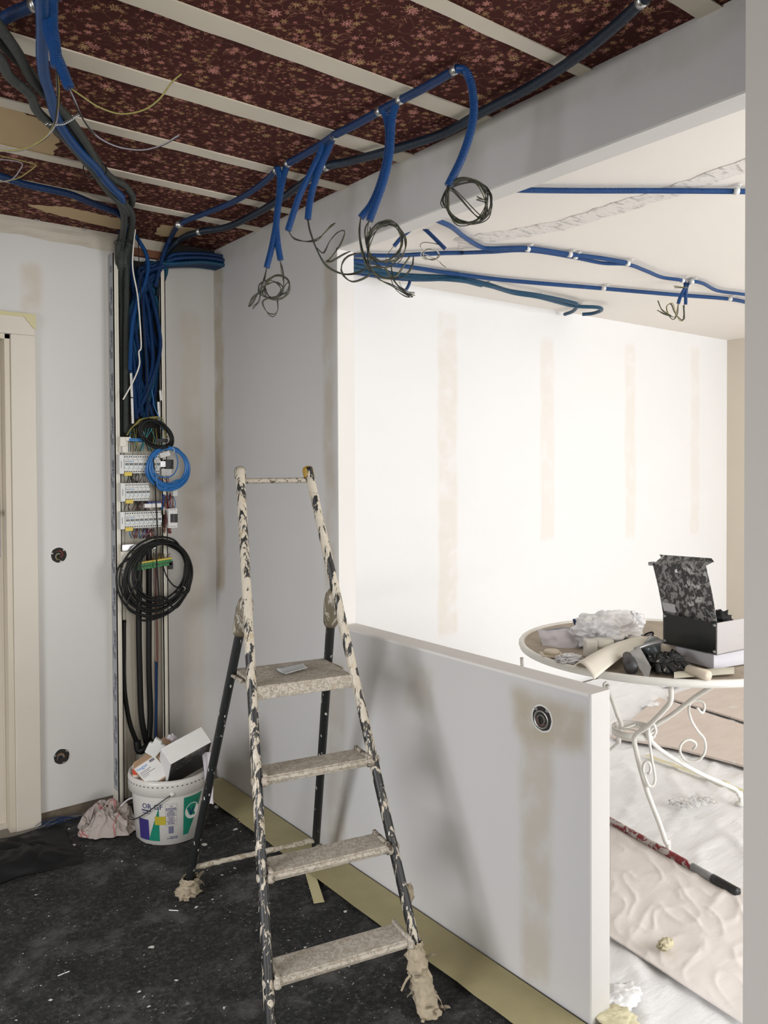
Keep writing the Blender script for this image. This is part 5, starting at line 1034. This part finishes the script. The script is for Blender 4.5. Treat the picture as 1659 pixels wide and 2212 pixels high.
# paper bag, plastic bag
p = T(1222, 1392); t = thing('paper_bag', 'white crumpled paper bag on the left of the table', 'paper', p); tq = depth(p)
c5 = [at(1176, 1408, tq-.02), at(1254, 1418, tq-.06), at(1254, 1353, tq-.02), at(1162, 1363, tq+.02)]
b = MB(); 
def pb(u, v):
    q_ = c5[0].lerp(c5[1], u).lerp(c5[3].lerp(c5[2], u), v); w_ = sin(v*pi)*.3+.7*v; return q_+CF*(-.03*sin(u*pi)*(1-v*.4)+.008*noise.noise(V((u*5, v*5, 3))))+CU*(.006*noise.noise(V((u*6, 0, v*3))))
b.grid(26, 20, pb); 
b.grid(26, 20, lambda u, v: pb(u, v)+CF*(.012+.10*sin(u*pi)*(.3+.7*(1-v))))
b.build('bag', plain('white lilac paper', (.70, .66, .67), .8, sc=30, var=.04), t, True)
m_film2 = NB('milky film'); k = m_film2; k.b.inputs['Transmission Weight'].default_value = .12; k.b.inputs['IOR'].default_value = 1.4; k.bump(k.noise(k.scale(k.obj(), (1, 2, 3)), 22, 4, .5, 1.5), .006); m_film2 = k.out((.90, .88, .88), .2)
c = T(1325, 1395, Z)+V((0, .04, .055)); b = MB(); b.blob(c, (.15, .11, .075), 110, .22, 4.5, 12, crease=.11, flatb=-.052); b.blob(T(1385, 1370, Z)+V((0, 0.05, .045)), (.06, .05, .045), 60, .22, 6, 5, crease=.18, flatb=-.04); tag(b.build('plastic_bag', m_film2, None, True, loc=c), 'crumpled clear plastic bag heaped in the middle of the table', 'plastic bag')
b = MB(); c = at(1245, 1350, tq+.08)
for i in range(7): b.tube([c+V((.012*i, .01*(i % 3), .0)), c+V((.012*i+.01, .02, .016)), c+V((.012*i+.03, .01, .004))], .007, 8, step=.01)
tag(b.build('blue_gloves', plain('navy cloth', (.02, .035, .10), .8), None, True, loc=c), 'dark blue item peeking out behind the white paper bag', 'glove')
# ivory plastic fitting
c = T(1296, 1422); t = thing('plastic_fitting', 'ivory plastic fitting with stepped edges before the plastic bag', 'fitting', c)
b = MB(); b.cbox(c+V((-.02, .03, .036)), CR*.045, V((CF.x, CF.y, 0))*.05, V((0, 0, .068))); b.cbox(c+V((.02, .01, .030)), CR*.055, V((CF.x, CF.y, 0))*.05, V((0, 0, .020))); b.build('fitting_body', m_pvcc, t, bev=.003)
b = MB(); b.lathe(c+V((.03, .01, .04)), [(.040, 0), (.044, .008), (.042, .026), (.030, .030)], 30); b.build('round_cap', m_pvcc, t, True)
b = MB(); p = T(1268, 1418); b.obox(p+V((0, 0, .02)), CR*.05-CU*.03, V((CF.x, CF.y, 0))*.02, V((0, 0, .008))); tag(b.build('wood_stick', m_card, None, loc=p), 'thin brown edged stick leaning at the front of the plastic fitting', 'stick')
c = T(1192, 1418); t = thing('ivory_plug', 'flat cream plastic plug on a square base at the left of the table', 'plug', c)
b = MB(); b.cbox(c+V((0, 0, .006)), CR*.085, V((CF.x, CF.y, 0))*.07, V((0, 0, .010))); b.build('base', plain('ivory cap', (.60, .51, .38), .5), t, bev=.002); b = MB(); b.lathe(c+V((0, 0, .011)), [(.030, 0), (.030, .012), (.026, .015), (.001, .015)], 26); b.build('dome', plain('ivory cap', (.60, .51, .38), .5), t, True)
c = T(1222, 1432); b = MB(); b.blob(c+V((.02, 0, .012)), (.055, .04, .018), 40, .3, 8, 8, crease=.3, flatb=-.01); tag(b.build('film_scrap', m_film2, None, True, loc=c), 'small crumpled clear film on the table left of the curled cardboard', 'plastic scrap')
b = MB(); c = T(1275, 1428); b.blob(c+V((0, 0, .012)), (.014, .008, .006), 14, .1, 5, 2); tag(b.build('green_clip', m_green, None, True, loc=c), 'small green clip on the table beside the curled cardboard', 'clip')
# curled cream cardboard
p0, p1, p2, p3 = T(1284, 1470), at(1428, 1383, tz(1420, 1400, Z)), at(1392, 1381, tz(1392, 1400, Z)+.03), T(1229, 1448)
def cc_(u, v): q_ = p0.lerp(p1, u).lerp(p3.lerp(p2, u), v); return q_+V((0, 0, .004+.040*sin(v*pi)*(1-u*.6)+.022*sin(u*pi)))
b = MB(); b.grid(30, 16, cc_); o = b.build('curled_cardboard', plain('cream cardboard', (.76, .70, .59), .7, var=.04), None, True, loc=p0); o.modifiers.new('s', 'SOLIDIFY').thickness = .002; tag(o, 'curled cream cardboard sheet poking over the table front edge', 'cardboard')
# scraper
A = T(1402, 1472, Z+.006); C = at(1364, 1414, tz(1375, 1430, Z)+.0); t = thing('scraper', 'steel scraper blade standing tilted on the table between gloves', 'scraper', A)
P = [at(1399, 1473, 2.80), at(1407, 1441, 2.84), at(1382, 1397, 2.95), at(1361, 1410, 2.93)]
b = MB(); b.slab(P, CF*.002); b.build('blade', plain('brushed blade', (.42, .42, .42), .25, metal=.8, sc=30, var=.5), t, bev=.0005)
b = MB(); b.tube([at(1372, 1402, 2.95), at(1400, 1392, 2.98), at(1430, 1385, 3.02)], .007, 8, step=.01); b.build('tang', m_steeld, t, True)
# bottle, glove heaps, cables
c = T(1362, 1452); t = thing('tool_handle', 'grey round tool handle lying beside the scraper', 'tool', c); b = MB(); b.lathe(c+V((0, 0, .026)), [(.001, -.03), (.020, -.028), (.026, -.01), (.025, .02), (.018, .03), (.014, .06), (.001, .062)], 20, (.5, .6, .35)); b.build('handle', plain('charcoal rubber', (.05, .05, .05), .5, sc=50, var=.5), t, True)
c = T(1408, 1418); t = thing('cable_drum', 'dark plastic wrapped bottle behind the scraper', 'bottle', c); b = MB(); b.lathe(c+V((0, 0, .03)), [(.001, -.04), (.032, -.038), (.036, 0), (.034, .04), (.02, .055), (.001, .056)], 24, (.8, .2, .3)); b.build('bottle_body', plain('slate plastic', (.10, .12, .12), .25, sc=30, var=.6), t, True)
m_glv = speck('paint stained black glove', (.014, .014, .013), (.50, .47, .42), .24, 35, (1, 1, 1), .7)
for i, (x, y, w_, lab) in enumerate(((1428, 1452, .05, 'paint stained black glove nearest the scraper on the table'), (1458, 1448, .055, 'paint stained black glove beside the white carton on the table'))):
    c = T(x, y); t = thing('work_glove', lab, 'glove', c, None); b = MB(); b.blob(c+V((.01, .03, .028)), (w_, .045, .030), 50, .3, 9, i+4, crease=.3, flatb=-.026)
    for f in range(4):
        a = -2.6+f*.42; q_ = c+V((.0, .01, .014)); dv = V((cos(a), sin(a), 0)); b.tube([q_+dv*.02+V((0, 0, .012)), q_+dv*.045+V((0, 0, .016)), q_+dv*.066+V((.004, 0, .004)), q_+dv*.07+V((.012, 0, -.002))], .0095, 8, step=.008)
    b.build('glove_body', m_glv, t, True)
for i, (l, m_, lab, r) in enumerate((([(1328, 1400), (1345, 1382), (1370, 1382), (1378, 1392), (1392, 1372), (1410, 1366), (1408, 1380)], m_blackc, 'black cable curling over the plastic bag on the table', .0035), ([(1405, 1420), (1430, 1413), (1460, 1413)], m_blackc, 'black cable end lying before the metal box', .004), ([(1385, 1372), (1402, 1372), (1409, 1368), (1405, 1378), (1390, 1380)], m_wgrey, 'violet grey wire loop at the right of the plastic bag', .003))):
    tag_o = cable('table_cable', lab, [T(x, y, Z+.012)+V((0, 0, 0)) if i == 1 else at(x, y, tz(x, 1405, Z)) for x, y in l], r, m_, 'cable')
c = T(1325, 1418); b = MB(); b.blob(c+V((.0, .03, .024)), (.05, .03, .024), 40, .25, 9, 15, crease=.3, flatb=-.02); tag(b.build('foil_scrap', plain('blue grey foil', (.38, .40, .45), .3, sc=60, var=.4), None, True, loc=c), 'crumpled blue grey foil scrap in front of the plastic bag', 'foil')
# cream roll lying behind and paper strip in front
b = MB(); b.tube([T(1425, 1402, Z+.028), T(1462, 1408, Z+.028)], .024, 18, step=.05); tag(b.build('tape_roll', plain('cream roll', (.66, .57, .45), .7), None, True, loc=T(1440, 1405)), 'cream roll lying behind the gloves against the white carton', 'roll')
b = MB(); b.tube([T(1487, 1447, Z+.022), T(1530, 1460, Z+.022)], .018, 18, step=.05); tag(b.build('paper_roll', plain('cream roll', (.66, .57, .45), .7), None, True, loc=T(1500, 1450)), 'cream paper roll lying in front of the white carton', 'roll')
Q_ = [T(1456, 1468, Z+.006), T(1586, 1458, Z+.004), T(1586, 1443, Z+.005), T(1456, 1452, Z+.007)]
b = MB(); b.grid(30, 3, lambda u, v: Q_[0].lerp(Q_[1], u).lerp(Q_[3].lerp(Q_[2], u), v)+V((0, 0, .004+.006*sin(v*pi)))); tag(b.build('paper_strip', plain('cream strip', (.72, .68, .55), .7, var=.04), None, True, loc=Q_[0]), 'long cream paper strip along the front edge of the table', 'paper strip')
